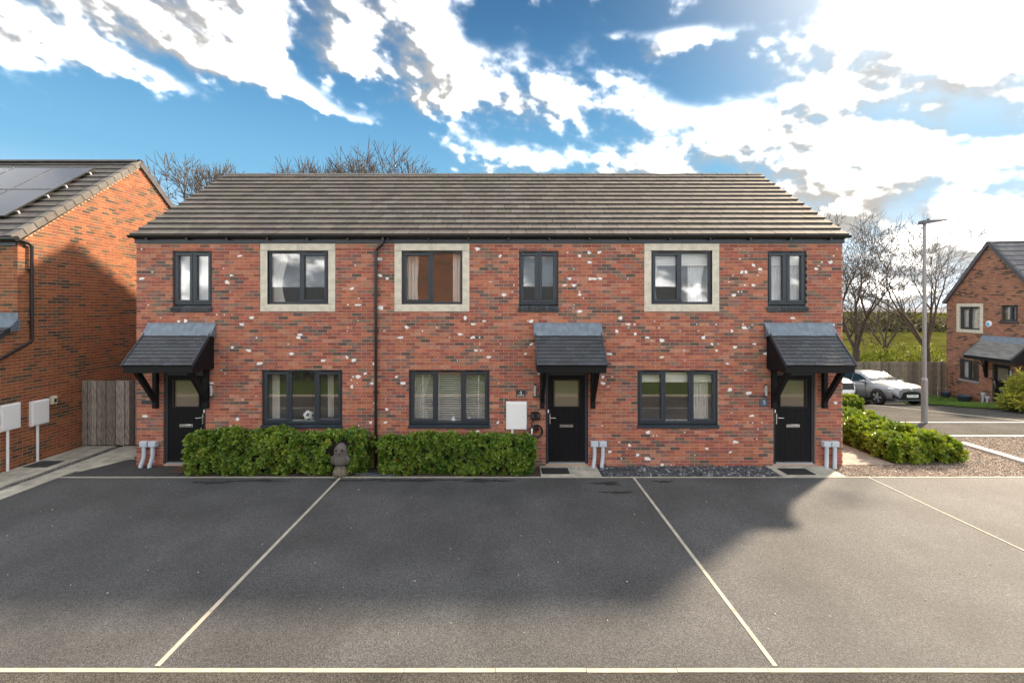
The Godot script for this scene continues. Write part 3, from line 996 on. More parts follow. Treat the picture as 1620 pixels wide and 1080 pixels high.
func make_terrace() -> void:
	var t := thing("brick_terrace", "long red brick terrace of three houses with white-speckled bricks and black doors", "house")
	var holes := []      # in the brick face
	var inner := []      # in the wall core
	for x in STONE_X:
		holes.append(Rect2(x - 0.86 - WX0, 3.55, 1.72, 1.57))
		inner.append(Rect2(x - 0.70, 3.72, 1.40, 1.23))
	for x in NARROW_X:
		holes.append(Rect2(x - 0.4535 - WX0, 3.545, 0.907, 1.40))
		inner.append(Rect2(x - 0.4535, 3.56, 0.907, 1.385))
	for x in GROUND_X:
		holes.append(Rect2(x - 0.9285 - WX0, 0.88, 1.857, 1.33))
		inner.append(Rect2(x - 0.9285, 0.88, 1.857, 1.33))
	for x in DOOR_X:
		holes.append(Rect2(x - 0.4875 - WX0, 0.0, 0.975, 2.14))
		inner.append(Rect2(x - 0.4875, 0.05, 0.975, 2.09))
	var cb := MB.new()
	cb.tf = Transform3D(Basis(), Vector3(-WX0, 0, 0))
	core(cb, WX0, WX1, -0.1, WALL_H, inner, -0.3, -0.004)
	var wall := node("wall", t, Vector3(WX0, 0, 0))
	build(cb, "mortar", M.mortar, wall)
	brickwork(wall, WALL_H, func(_h): return Vector2(0, WX1 - WX0), holes, RED, 3, 300, Vector2(8.48, 3.0))
	# white lime-faced chips on the tumbled bricks
	var lime := MB.new()
	var r := RandomNumberGenerator.new()
	r.seed = 21
	var made := 0
	while made < 300:
		var x := r.randf_range(0.1, WX1 - WX0 - 0.1)
		var course := r.randi_range(0, 66)
		if r.randf() < 0.25 and course < 20: continue
		var y := course * 0.075 + 0.032
		var clear := true
		for q: Rect2 in holes:
			if q.grow(0.09).has_point(Vector2(x, y)): clear = false
		if not clear: continue
		made += 1
		var big := r.randf() < 0.5
		var a := r.randf_range(0.045, 0.085) if big else r.randf_range(0.012, 0.036)
		var b := r.randf_range(0.030, 0.052) if big else r.randf_range(0.010, 0.025)
		var n := r.randi_range(5, 8)
		var pts := []
		var edge := []
		for k in n:
			var ang := TAU * (k + r.randf_range(-0.3, 0.3)) / n
			var q := r.randf_range(0.45, 1.25)
			edge.append(Vector3(x + cos(ang) * a * q, y + sin(ang) * b * q, 0.001))
			pts.append(Vector3(x + cos(ang) * a * q * 0.85, y + sin(ang) * b * q * 0.85, 0.0045))
		lime.fan(pts, true)
		for k in n:
			lime.quad(edge[k], edge[(k + 1) % n], pts[(k + 1) % n], pts[k])
	build(lime, "lime_patches", M.lime, wall).set_meta("kind", "stuff")
	# gables, rear wall and foundations close the body
	var gb := MB.new()
	gb.tf = Transform3D(Basis(Vector3(0, 0, 1), Vector3(0, 1, 0), Vector3(-1, 0, 0)), Vector3.ZERO)
	var shape := PackedVector2Array([Vector2(-0.3, -0.1), Vector2(-0.3, 5.23), Vector2(-3.44, 7.55), Vector2(-6.6, 5.23), Vector2(-6.6, -0.1)])
	gb.prism(shape, -WX1, -WX1 + 0.3)
	gb.prism(shape, -WX0 - 0.3, -WX0)
	gb.tf = Transform3D()
	gb.box(Vector3(WX0, -0.1, -6.9), Vector3(WX1, 5.2, -6.6))
	build(gb, "gable_and_rear_walls", M.brick_plain, t)
	# roof
	var pitch := atan2(2.43, 3.56)
	var roof := slope_node("roof", t, Vector3(0, 5.275, 0.12), pitch)
	var ub := MB.new()
	ub.box(Vector3(WX0 - 0.03, 0.02, -0.09), Vector3(WX1 + 0.03, 4.3, -0.012))
	build(ub, "underlay", M.black_wood, roof)
	tiles(roof, WX0 - 0.05, WX1 + 0.05, 4.30, 0.307, 0.333, 0.048, Color(0.138, 0.125, 0.114), M.tile, 31, 300, "roof_tile", 0.17)
	var bk := MB.new()
	bk.tf = Transform3D(Basis(), Vector3.ZERO)
	bk.hexa([Vector3(WX0 - 0.05, 5.2, -7.0), Vector3(WX1 + 0.05, 5.2, -7.0), Vector3(WX1 + 0.05, 5.3, -7.05), Vector3(WX0 - 0.05, 5.3, -7.05),
		Vector3(WX0 - 0.05, 7.6, -3.46), Vector3(WX1 + 0.05, 7.6, -3.46), Vector3(WX1 + 0.05, 7.70, -3.46), Vector3(WX0 - 0.05, 7.70, -3.46)])
	build(bk, "rear_slope", M.slate_plate, t)
	var nr := 36
	for k in nr:
		var rb := MB.new()
		var f := rng.randf_range(0.9, 1.1)
		rb.col = Color(0.20 * f, 0.185 * f, 0.168 * f)
		var a := WX0 - 0.05 + (WX1 - WX0 + 0.10) * k / nr
		var b := WX0 - 0.05 + (WX1 - WX0 + 0.10) * (k + 1) / nr - 0.006
		var ring := func(x: float, e: float) -> Array:
			var l := []
			for q in 7:
				var ang := PI * q / 6.0
				l.append(Vector3(x, 7.655 + (0.085 + e) * sin(ang), -3.44 + cos(ang) * (0.13 + e)))
			return l
		rb.loft([ring.call(a, 0.008), ring.call(b, 0.0)], false)
		build(rb, "ridge_tile", M.tile, t)
	# fascia and gutter
	var fb := MB.new()
	fb.slabbox(Vector3(WX0 - 0.03, WALL_H + 0.002, -0.02), Vector3(WX1 + 0.03, 5.27, 0.028), 0.004)
	build(fb, "fascia", M.upvc, t)
	var gu := MB.new()
	var rings := []
	for x in [WX0 - 0.10, WX1 + 0.10]:
		var ring := []
		for k in 9:
			var a := PI + PI * k / 8.0
			ring.append(Vector3(x, 5.285 + sin(a) * 0.062, 0.097 + cos(a) * 0.062))
		for k in 9:
			var a := TAU - PI * k / 8.0
			ring.append(Vector3(x, 5.287 + sin(a) * 0.056, 0.097 + cos(a) * 0.056))
		rings.append(ring)
	gu.loft(rings)
	for x in [WX0 - 0.10, WX1 + 0.10]:
		var cap := []
		for k in 9:
			var a := PI + PI * k / 8.0
			cap.append(Vector3(x, 5.285 + sin(a) * 0.062, 0.097 + cos(a) * 0.062))
		gu.fan(cap, true)
	for k in 18:
		var x := WX0 + 0.3 + k * 0.915
		gu.box(Vector3(x, 5.19, 0.028), Vector3(x + 0.035, 5.225, 0.13))
	build(gu, "gutter", M.black_plastic, t)
	var dp := MB.new()
	var X := -2.965
	dp.tube([Vector3(X + 0.17, 5.24, 0.10), Vector3(X + 0.17, 5.12, 0.10), Vector3(X + 0.14, 5.07, 0.09), Vector3(X + 0.02, 4.98, 0.065), Vector3(X, 4.93, 0.062), Vector3(X, 0.0, 0.062)], [0.034], 12)
	for y in [4.6, 3.1, 1.7]:
		dp.box(Vector3(X - 0.05, y, 0.0), Vector3(X + 0.05, y + 0.035, 0.075))
		dp.tube([Vector3(X, y - 0.03, 0.062), Vector3(X, y + 0.06, 0.062)], [0.039], 12)
	dp.tube([Vector3(X, 4.93, 0.062), Vector3(X, 4.80, 0.062)], [0.039], 12)
	build(dp, "downpipe", M.black_plastic, t)
	# windows
	for k in 3:
		var l := [[1.0, 0], [0.86, 1]] if k == 0 else [[0.95, 1], [1.0, 0]]
		var w := window(t, STONE_X[k] - 0.70, 3.72, 1.40, 1.23, l)
		stone_surround(w, 0, 0, 1.40, 1.23, 1.72, 0.17, 0.165)
	for k in 3:
		var w := window(t, NARROW_X[k] - 0.4535, 3.71, 0.907, 1.235, [[1, 1], [1, 1]])
		brick_sill(w, 0.907)
	for k in 3:
		window(t, GROUND_X[k] - 0.9285, 0.88, 1.857, 1.33, [[1.0, 1], [0.98, 0], [1.0, 1]], 0.045, 0.085)
	for k in 3:
		door(t, DOOR_X[k] - 0.4875, 0.052, 0.975, 2.088, k > 0)
	canopy(t, -8.18, -6.68, 3.30, 2.41, 0.75, Color(0.050, 0.056, 0.066), 41)
	canopy(t, 0.67, 2.165, 3.30, 2.41, 0.75, Color(0.050, 0.056, 0.066), 42)
	canopy(t, 5.97, 7.47, 3.30, 2.41, 0.75, Color(0.050, 0.056, 0.066), 43)
	# inside: floors, ceilings and partitions
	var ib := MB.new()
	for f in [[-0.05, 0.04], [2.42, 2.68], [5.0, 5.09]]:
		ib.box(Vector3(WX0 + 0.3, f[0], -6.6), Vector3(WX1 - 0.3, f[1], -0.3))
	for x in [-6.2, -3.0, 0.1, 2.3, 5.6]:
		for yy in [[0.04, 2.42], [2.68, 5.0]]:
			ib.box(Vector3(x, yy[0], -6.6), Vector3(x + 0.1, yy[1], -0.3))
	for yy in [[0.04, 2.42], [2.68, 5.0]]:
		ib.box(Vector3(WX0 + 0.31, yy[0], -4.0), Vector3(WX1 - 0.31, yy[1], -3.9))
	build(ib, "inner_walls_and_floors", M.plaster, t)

# ---------------------------------------------------------------- the neighbouring house (its gable faces the terrace)
const LX := -11.15
const LZ := 0.06

func make_left_house() -> void:
	var t := thing("gabled_house", "orange brick house whose sunlit gable faces the terrace, solar panels on its roof", "house")
	var wall := node("gable_wall", t, Vector3(LX, 0, LZ))
	wall.basis = Basis(Vector3(0, 0, -1), Vector3(0, 1, 0), Vector3(1, 0, 0))   # x runs to the back, z faces the terrace
	var half := 3.42
	var k := 0.815
	var span := func(h: float) -> Vector2:
		if h < 2.22: return Vector2(-1.4, half * 2)
		if h < 3.27: return Vector2((h - 3.27) / 0.75, half * 2)
		if h < 5.12: return Vector2(0, half * 2)
		return Vector2((h - 5.12) / k, half * 2 - (h - 5.12) / k)
	var mb := MB.new()
	mb.prism(PackedVector2Array([Vector2(-1.39, -0.1), Vector2(half * 2, -0.1), Vector2(half * 2, 5.12), Vector2(half, 5.12 + half * k), Vector2(0.008, 5.12), Vector2(0.008, 3.27), Vector2(-1.39, 2.23)]), -0.3, -0.004)
	build(mb, "mortar", M.mortar_light, wall)
	brickwork(wall, 7.9, span, [], ORANGE, 8, 300, Vector2(0.3, 2.2), -0.02)
	# front wall above and beside the lean-to
	var fw := node("front_wall", t, Vector3(LX - 6.3, 0, LZ))
	var fm := MB.new()
	fm.box(Vector3(0, -0.1, -0.3), Vector3(6.29, 5.12, -0.004))
	build(fm, "mortar", M.mortar_light, fw)
	brickwork(fw, 5.12, func(_h): return Vector2(3.5, 6.3), [], ORANGE, 9, 0, Vector2(6, 4), -0.02)
	var body := MB.new()
	body.box(Vector3(LX - 6.3, -0.1, LZ - half * 2), Vector3(LX - 0.3, 5.12, LZ - 0.31))
	build(body, "rear_body", M.brick_plain, t)
	# lean-to at the front
	var lt := MB.new()
	lt.tf = Transform3D(Basis(Vector3(0, 0, 1), Vector3(0, 1, 0), Vector3(-1, 0, 0)), Vector3.ZERO)
	lt.prism(PackedVector2Array([Vector2(LZ + 0.001, 0.0), Vector2(LZ + 1.39, 0.0), Vector2(LZ + 1.39, 2.22), Vector2(LZ + 0.001, 3.26)]), -LX + 0.31, -LX + 4.0)
	build(lt, "lean_to", M.brick_plain, t)
	var lp := atan2(1.05, 1.4)
	var lr := slope_node("lean_to_roof", t, Vector3(0, 2.20, LZ + 1.52), lp)
	tiles(lr, LX - 4.1, LX + 0.06, 1.72, 0.3, 0.3, 0.035, Color(0.075, 0.078, 0.085), M.tile, 77, 80)
	var lu := MB.new()
	lu.box(Vector3(LX - 4.08, 0.0, -0.10), Vector3(LX + 0.035, 1.75, -0.006))
	build(lu, "verge_board", M.slate_plate, lr)
	var lead := MB.new()
	lead.box(Vector3(LX - 4.0, 3.30, LZ + 0.004), Vector3(LX + 0.03, 3.53, LZ + 0.02))
	lead.quad(Vector3(LX - 4.0, 3.20, LZ + 0.23), Vector3(LX + 0.07, 3.20, LZ + 0.23), Vector3(LX + 0.03, 3.36, LZ + 0.02), Vector3(LX - 4.0, 3.36, LZ + 0.02))
	lead.quad(Vector3(LX + 0.075, 3.10, LZ + 0.22), Vector3(LX + 0.075, 3.12, LZ + 0.01), Vector3(LX + 0.075, 3.37, LZ + 0.01), Vector3(LX + 0.075, 3.21, LZ + 0.22))
	build(lead, "lead_flashing", M.lead, t)
	# roof
	var rise := half * k
	var pitch := atan2(rise + 0.05, half + 0.14)
	var length := sqrt(pow(rise + 0.05, 2) + pow(half + 0.14, 2))
	var roof := slope_node("roof", t, Vector3(0, 5.22, LZ + 0.14), pitch)
	tiles(roof, LX - 6.4, LX - 0.02, length + 0.02, 0.307, 0.333, 0.036, Color(0.13, 0.12, 0.112), M.tile, 55, 280)
	var ub := MB.new()
	ub.box(Vector3(LX - 6.3, 0.02, -0.1), Vector3(LX + 0.0, length, -0.012))
	build(ub, "underlay", M.black_wood, roof)
	# verge caps, one to each course
	var n := 15
	for j in n:
		var vb := MB.new()
		var f := rng.randf_range(0.9, 1.1)
		vb.col = Color(0.21 * f, 0.195 * f, 0.18 * f)
		var y0 := length * j / n
		var y1 := length * (j + 1) / n + 0.02
		vb.hexa([Vector3(LX - 0.11, y0, -0.01), Vector3(LX + 0.045, y0, -0.10), Vector3(LX + 0.045, y1, -0.11), Vector3(LX - 0.11, y1, -0.02),
			Vector3(LX - 0.11, y0, 0.062), Vector3(LX + 0.045, y0, 0.062), Vector3(LX + 0.045, y1, 0.048), Vector3(LX - 0.11, y1, 0.048)])
		build(vb, "verge_cap", M.tile, roof)
	var back := slope_node("rear_roof", t, Vector3(0, 5.22, LZ - half * 2 - 0.14), pitch, PI)
	var bb := MB.new()
	bb.col = Color(0.10, 0.095, 0.10)
	bb.box(Vector3(-LX - 0.045, 0.0, -0.1), Vector3(-LX + 6.4, length, 0.03))
	build(bb, "rear_tiles", M.tile, back)
	for j in 12:
		var vb := MB.new()
		vb.col = Color(0.14, 0.13, 0.135)
		vb.box(Vector3(-LX - 0.06, length * j / 12.0, -0.12), Vector3(-LX + 0.1, length * (j + 1) / 12.0 - 0.004, 0.05 + 0.004 * (j % 2)))
		build(vb, "verge_cap", M.tile, back)
	for j in 14:
		var rb := MB.new()
		rb.col = Color(0.13, 0.12, 0.112) * rng.randf_range(0.9, 1.1)
		var a := LX + 0.03 - 0.45 * (j + 1)
		var ring := func(x: float) -> Array:
			var l := []
			for q in 7:
				var ang := PI * q / 6.0
				l.append(Vector3(x, 5.16 + rise + 0.1 + 0.09 * sin(ang), LZ - half + cos(ang) * 0.14))
			return l
		rb.loft([ring.call(a + 0.006), ring.call(a + 0.45)], false)
		build(rb, "ridge_tile", M.tile, t)
	var fb := MB.new()
	fb.slabbox(Vector3(LX - 6.3, 5.05, LZ), Vector3(LX - 0.01, 5.2, LZ + 0.03), 0.004)
	build(fb, "fascia", M.upvc, t)
	var gu := MB.new()
	gu.tube([Vector3(LX - 6.3, 5.2, LZ + 0.1), Vector3(LX + 0.1, 5.2, LZ + 0.1)], [0.06], 10)
	build(gu, "gutter", M.black_plastic, t)
	var dp := MB.new()
	var x := LX + 0.06
	dp.tube([Vector3(x, 5.2, LZ + 0.08), Vector3(x, 5.14, -0.1), Vector3(x, 5.08, -0.19), Vector3(x, 2.90, -0.2), Vector3(x, 2.85, -0.17), Vector3(x, 2.30, 0.88), Vector3(x, 2.0, 1.35)], [0.034], 12)
	for y in [4.5, 3.3]:
		dp.box(Vector3(LX, y, -0.25), Vector3(LX + 0.07, y + 0.04, -0.15))
	build(dp, "downpipe", M.black_plastic, t)
	# solar panels stand on the roof
	for row in 2:
		for c in 4:
			var o := Node3D.new()
			o.name = numbered("solar_panel")
			add_child(o)
			o.transform = Transform3D(roof.basis, roof.position) * Transform3D(Basis(), Vector3(LX - 0.75 - 1.16 * (c + 1), 0.80 + row * 1.52, 0.11))
			var names := ["beside the verge", "second from the verge", "third from the verge", "farthest from the verge"]
			tag(o, "dark solar panel in the %s row, %s of the left roof" % [["lower", "upper"][row], names[c]], "solar panel", "solar panels on the left roof")
			var pb := MB.new()
			pb.box(Vector3(0.02, 0.02, 0.005), Vector3(1.13, 1.49, 0.022))
			build(pb, "glass_face", M.solar, o)
			var sb := MB.new()
			for e in [[0, 0, 1.15, 0.02], [0, 1.49, 1.15, 1.51], [0, 0.02, 0.02, 1.49], [1.13, 0.02, 1.15, 1.49]]:
				sb.box(Vector3(e[0], e[1], -0.01), Vector3(e[2], e[3], 0.028))
			build(sb, "frame", M.black_plastic, o)
			for y in [0.3, 1.2]:
				var hb := MB.new()
				hb.box(Vector3(0.1, y, -0.09), Vector3(1.19, y + 0.04, -0.012))
				build(hb, "rail", M.alu, o)

# ---------------------------------------------------------------- far house beyond the side road
func make_right_house() -> void:
	var t := thing("brick_house", "brick house with a steep gable and tiled porch beyond the street lamp", "house")
	var u := Vector3(-0.15, 0, 0.9887)
	var nrm := Vector3(-0.9887, 0, -0.15)
	t.transform = Transform3D(Basis(u, Vector3.UP, nrm), Vector3(23.6, -1.12, -13.7))
	var wid := 5.06
	var k := 2.78 / 2.53
	var wall := node("wall", t)
	var holes := [Rect2(0.61, 3.49, 1.53, 1.47), Rect2(3.11, 4.08, 0.79, 0.80), Rect2(0.82, 1.0, 1.11, 1.12), Rect2(2.64, 0.0, 0.9, 2.12)]
	var inner := [Rect2(0.82, 3.65, 1.17, 1.15), Rect2(3.11, 4.12, 0.79, 0.75), Rect2(0.82, 1.1, 1.11, 1.02), Rect2(2.64, 0.02, 0.9, 2.1)]
	var mb := MB.new()
	core(mb, 0, wid, -0.2, 5.05, inner, -0.3, -0.004)
	mb.prism(PackedVector2Array([Vector2(0, 5.05), Vector2(wid, 5.05), Vector2(wid * 0.5, 7.8)]), -0.3, -0.004)
	build(mb, "mortar", M.mortar_light, wall)
	var span := func(h: float) -> Vector2:
		if h < 5.07: return Vector2(0, wid)
		return Vector2((h - 5.07) / k, wid - (h - 5.07) / k)
	var pal := [[Color(0.60, 0.27, 0.17), 0.30], [Color(0.56, 0.23, 0.15), 0.26], [Color(0.50, 0.21, 0.145), 0.22], [Color(0.36, 0.18, 0.13), 0.14], [Color(0.10, 0.07, 0.055), 0.08]]
	brickwork(wall, 7.8, span, holes, pal, 14, 0, Vector2(2, 2))
	var body := MB.new()
	body.tf = Transform3D(Basis(Vector3(1, 0, 0), Vector3(0, 1, 0), Vector3(0, 0, 1)), Vector3.ZERO)
	body.box(Vector3(0.0, -0.2, -8.0), Vector3(0.3, 5.05, -0.31))
	body.box(Vector3(wid - 0.3, -0.2, -8.0), Vector3(wid, 5.05, -0.31))
	body.box(Vector3(0.3, -0.2, -3.0), Vector3(wid - 0.3, 5.05, -2.8))
	body.box(Vector3(0.3, 2.4, -2.8), Vector3(wid - 0.3, 2.6, -0.31))
	body.box(Vector3(0.3, 5.0, -2.8), Vector3(wid - 0.3, 5.04, -0.31))
	body.prism(PackedVector2Array([Vector2(0, 5.05), Vector2(wid, 5.05), Vector2(wid * 0.5, 7.8)]), -8.0, -7.7)
	build(body, "inner_and_rear_walls", M.brick_plain, t)
	# roof: two slopes that run back from the gable; ridge along -z
	var pitch := atan(k)
	var length := (wid * 0.5 + 0.1) / cos(pitch)
	var s1 := node("roof", t, Vector3(wid + 0.1, 5.02, 0.06))
	s1.basis = Basis(Vector3(0, 0, -1), Vector3(-cos(pitch), sin(pitch), 0), Vector3(sin(pitch), cos(pitch), 0))
	tiles(s1, 0.06, 8.2, length, 0.32, 0.34, 0.04, Color(0.20, 0.20, 0.205), M.tile, 66, 0)
	var u1 := MB.new()
	u1.box(Vector3(0.03, 0, -0.1), Vector3(8.2, length, -0.012))
	build(u1, "underlay", M.slate_plate, s1)
	var s2 := node("rear_slope", t, Vector3(-0.1, 5.02, 0.06))
	s2.basis = Basis(Vector3(0, 0, 1), Vector3(cos(pitch), sin(pitch), 0), Vector3(-sin(pitch), cos(pitch), 0))
	tiles(s2, -8.2, -0.06, length, 0.32, 0.34, 0.04, Color(0.20, 0.20, 0.205), M.tile, 67, 0)
	var u2 := MB.new()
	u2.box(Vector3(-8.2, 0, -0.1), Vector3(-0.03, length, -0.012))
	build(u2, "underlay", M.slate_plate, s2)
	for j in 11:
		for s in [[s1, -0.05, 0.08], [s2, -0.08, 0.05]]:
			var vb := MB.new()
			var y0 := length * j / 11.0
			var y1 := length * (j + 1) / 11.0
			vb.col = Color(0.12, 0.125, 0.135) if s[0] == s1 else Color(0.17, 0.155, 0.17)
			vb.hexa([Vector3(s[1], y0, -0.10), Vector3(s[2], y0, -0.10), Vector3(s[2], y1, -0.11), Vector3(s[1], y1, -0.11),
				Vector3(s[1], y0, 0.068), Vector3(s[2], y0, 0.068), Vector3(s[2], y1, 0.05), Vector3(s[1], y1, 0.05)])
			build(vb, "verge_cap", M.tile, s[0])
	for j in 18:
		var rb := MB.new()
		rb.col = Color(0.15, 0.15, 0.155)
		var a := 0.1 - 0.45 * j
		var ring := func(z: float) -> Array:
			var l := []
			for q in 7:
				var ang := PI * q / 6.0
				l.append(Vector3(wid * 0.5 + cos(ang) * 0.13, 7.86 + 0.08 * sin(ang), z))
			return l
		rb.loft([ring.call(a), ring.call(a - 0.445)], false)
		build(rb, "ridge_tile", M.tile, t)
	var w1 := window(t, 0.82, 3.65, 1.17, 1.15, [[0.95, 1], [1, 0]])
	stone_surround(w1, 0, 0, 1.17, 1.15, 1.53, 0.16, 0.16)
	var w2 := window(t, 3.11, 4.12, 0.79, 0.75, [[1, 0], [0.95, 1]])
	var sb := MB.new()
	sb.slabbox(Vector3(-0.1, -0.08, -0.03), Vector3(0.85, -0.004, 0.09), 0.01)
	build(sb, "sill", M.slate_plate, w2)
	var w3 := window(t, 0.82, 1.1, 1.11, 1.02, [[1, 1], [1, 0]])
	var sc := MB.new()
	sc.slabbox(Vector3(-0.06, -0.12, -0.03), Vector3(1.17, -0.004, 0.09), 0.01)
	build(sc, "sill", mat("sill_grey", Color(0.25, 0.23, 0.22), 0.8), w3)
	door(t, 2.64, 0.02, 0.9, 2.1, true)
	canopy(t, 2.2, 4.62, 3.42, 2.46, 0.9, Color(0.20, 0.195, 0.185), 44, "curved")
	var gb := MB.new()
	gb.tube([Vector3(-0.12, 5.03, 0.1), Vector3(-0.12, 5.03, -8.0)], [0.06], 8)
	build(gb, "gutter", M.black_plastic, t)
	# things fixed to it or standing by it
	var at := func(p: Vector3) -> Vector3: return t.transform * p
	var al := thing("alarm_box", "round blue and white alarm box on the far house wall", "alarm box", at.call(Vector3(2.5, 3.97, 0)))
	al.basis = t.basis
	var a1 := MB.new()
	a1.tf = Transform3D(Basis(Vector3(1, 0, 0), Vector3(0, 0, -1), Vector3(0, 1, 0)).inverse(), Vector3.ZERO)
	a1.lathe(Vector3.ZERO, [Vector2(0.15, 0.004), Vector2(0.15, 0.04), Vector2(0.12, 0.06), Vector2(0.0, 0.065)], 24)
	build(a1, "housing", M.white_plastic, al)
	var a2 := MB.new()
	a2.tf = a1.tf
	a2.lathe(Vector3.ZERO, [Vector2(0.085, 0.06), Vector2(0.08, 0.072), Vector2(0.0, 0.074)], 24)
	build(a2, "disc", M.blue_disc, al)
	service_pipe(at.call(Vector3(2.24, 0.0, 0.05)), t.basis, 0.62, "white service pipe by the far house door, beside the larger pot")
	service_pipe(at.call(Vector3(2.47, 0.0, 0.05)), t.basis, 0.5, "white service pipe by the far house door, next to the shrub")
	for p in [[0.5, 0.20, 0.30, "dark blue plant pot at the far house corner"], [1.62, 0.27, 0.32, "dark blue plant pot under the far house window"]]:
		var pot := thing("plant_pot", p[3], "plant pot", at.call(Vector3(p[0], 0.06, 0.4)), 0.0, "plant pots by the far house")
		var pm := MB.new()
		pm.lathe(Vector3.ZERO, [Vector2(0.0, 0.0), Vector2(p[1] * 0.75, 0.0), Vector2(p[1], p[2] * 0.85), Vector2(p[1] * 1.08, p[2] * 0.87), Vector2(p[1] * 1.08, p[2]), Vector2(p[1] * 0.92, p[2]), Vector2(p[1] * 0.88, p[2] * 0.8), Vector2(0, p[2] * 0.8)], 20)
		build(pm, "vessel", M.pot, pot)
	wall_light(at.call(Vector3(3.63, 1.76, 0)), t.basis, "slim wall light beside the far house door")
	var pl := thing("house_plate", "small slate plate beside the far house door", "sign", at.call(Vector3(3.63, 1.52, 0.0)))
	pl.basis = t.basis
	var pb := MB.new()
	pb.slabbox(Vector3(0, 0, 0.002), Vector3(0.2, 0.2, 0.015), 0.003)
	build(pb, "panel", M.slate_plate, pl)
	for c in [[0.86, 3.72, 1.1, 1.0, "white curtain behind the far house upper window"], [0.86, 1.16, 0.5, 0.9, "white curtain behind the far house lower window"], [3.2, 4.2, 0.36, 0.6, "white curtain behind the far house small window"]]:
		curtain(at.call(Vector3(c[0], c[1], -0.2)), t.basis, c[2], c[3], c[4], M.curtain)

func service_pipe(at: Vector3, b: Basis, h: float, label: String, material: Material = null) -> void:
	var o := thing("service_pipe", label, "pipe", at)
	o.basis = b
	var m: Material = material if material else M.grey_plastic
	var hb := MB.new()
	hb.slabbox(Vector3(-0.085, h - 0.12, -0.045), Vector3(0.085, h, 0.055), 0.012)
	build(hb, "cover_box", m, o)
	var pb := MB.new()
	pb.tube([Vector3(0.0, h - 0.12, 0.01), Vector3(0.0, h * 0.45, 0.01), Vector3(-0.015, h * 0.25, 0.03), Vector3(-0.035, h * 0.1, 0.055), Vector3(-0.04, -0.02, 0.06)], [0.042], 12)
	build(pb, "duct", m, o)

func wall_light(at: Vector3, b: Basis, label: String) -> void:
	var o := thing("wall_light", label, "wall light", at)
	o.basis = b
	var lb := MB.new()
	lb.tube([Vector3(0, -0.11, 0.05), Vector3(0, 0.13, 0.05)], [0.032], 14)
	build(lb, "tube", M.alu, o)
	var bb := MB.new()
	bb.slabbox(Vector3(-0.035, -0.05, 0.003), Vector3(0.035, 0.05, 0.03), 0.004)
	build(bb, "bracket", M.alu, o)
	var cb := MB.new()
	cb.tube([Vector3(0, -0.135, 0.05), Vector3(0, -0.112, 0.05)], [0.034], 14)
	cb.tube([Vector3(0, 0.132, 0.05), Vector3(0, 0.15, 0.05)], [0.034], 14)
	build(cb, "end_ring", M.black_plastic, o)

func curtain(at: Vector3, b: Basis, w: float, h: float, label: String, material: Material, called := "curtain", pull := 0.0, folds := 7.0) -> void:
	var mb := MB.new()
	var rows := []
	var n := int(maxf(24, folds * 8))
	for r in 7:
		var f := r / 6.0
		var row := []
		var ww := w * (1.0 - pull * smoothstep(0.0, 1.0, 1.0 - absf(f - 0.35) / 0.65))
		for k in n + 1:
			var s := float(k) / n
			row.append(Vector3(s * ww, h * f, 0.025 * sin(s * folds * TAU + f * 0.6) * (1.2 - 0.3 * f)))
		rows.append(row)
	mb.loft(rows, false)
	var o := build(mb, called, material)
	o.transform = Transform3D(b, at)
	tag(o, label, called.replace("_", " "))

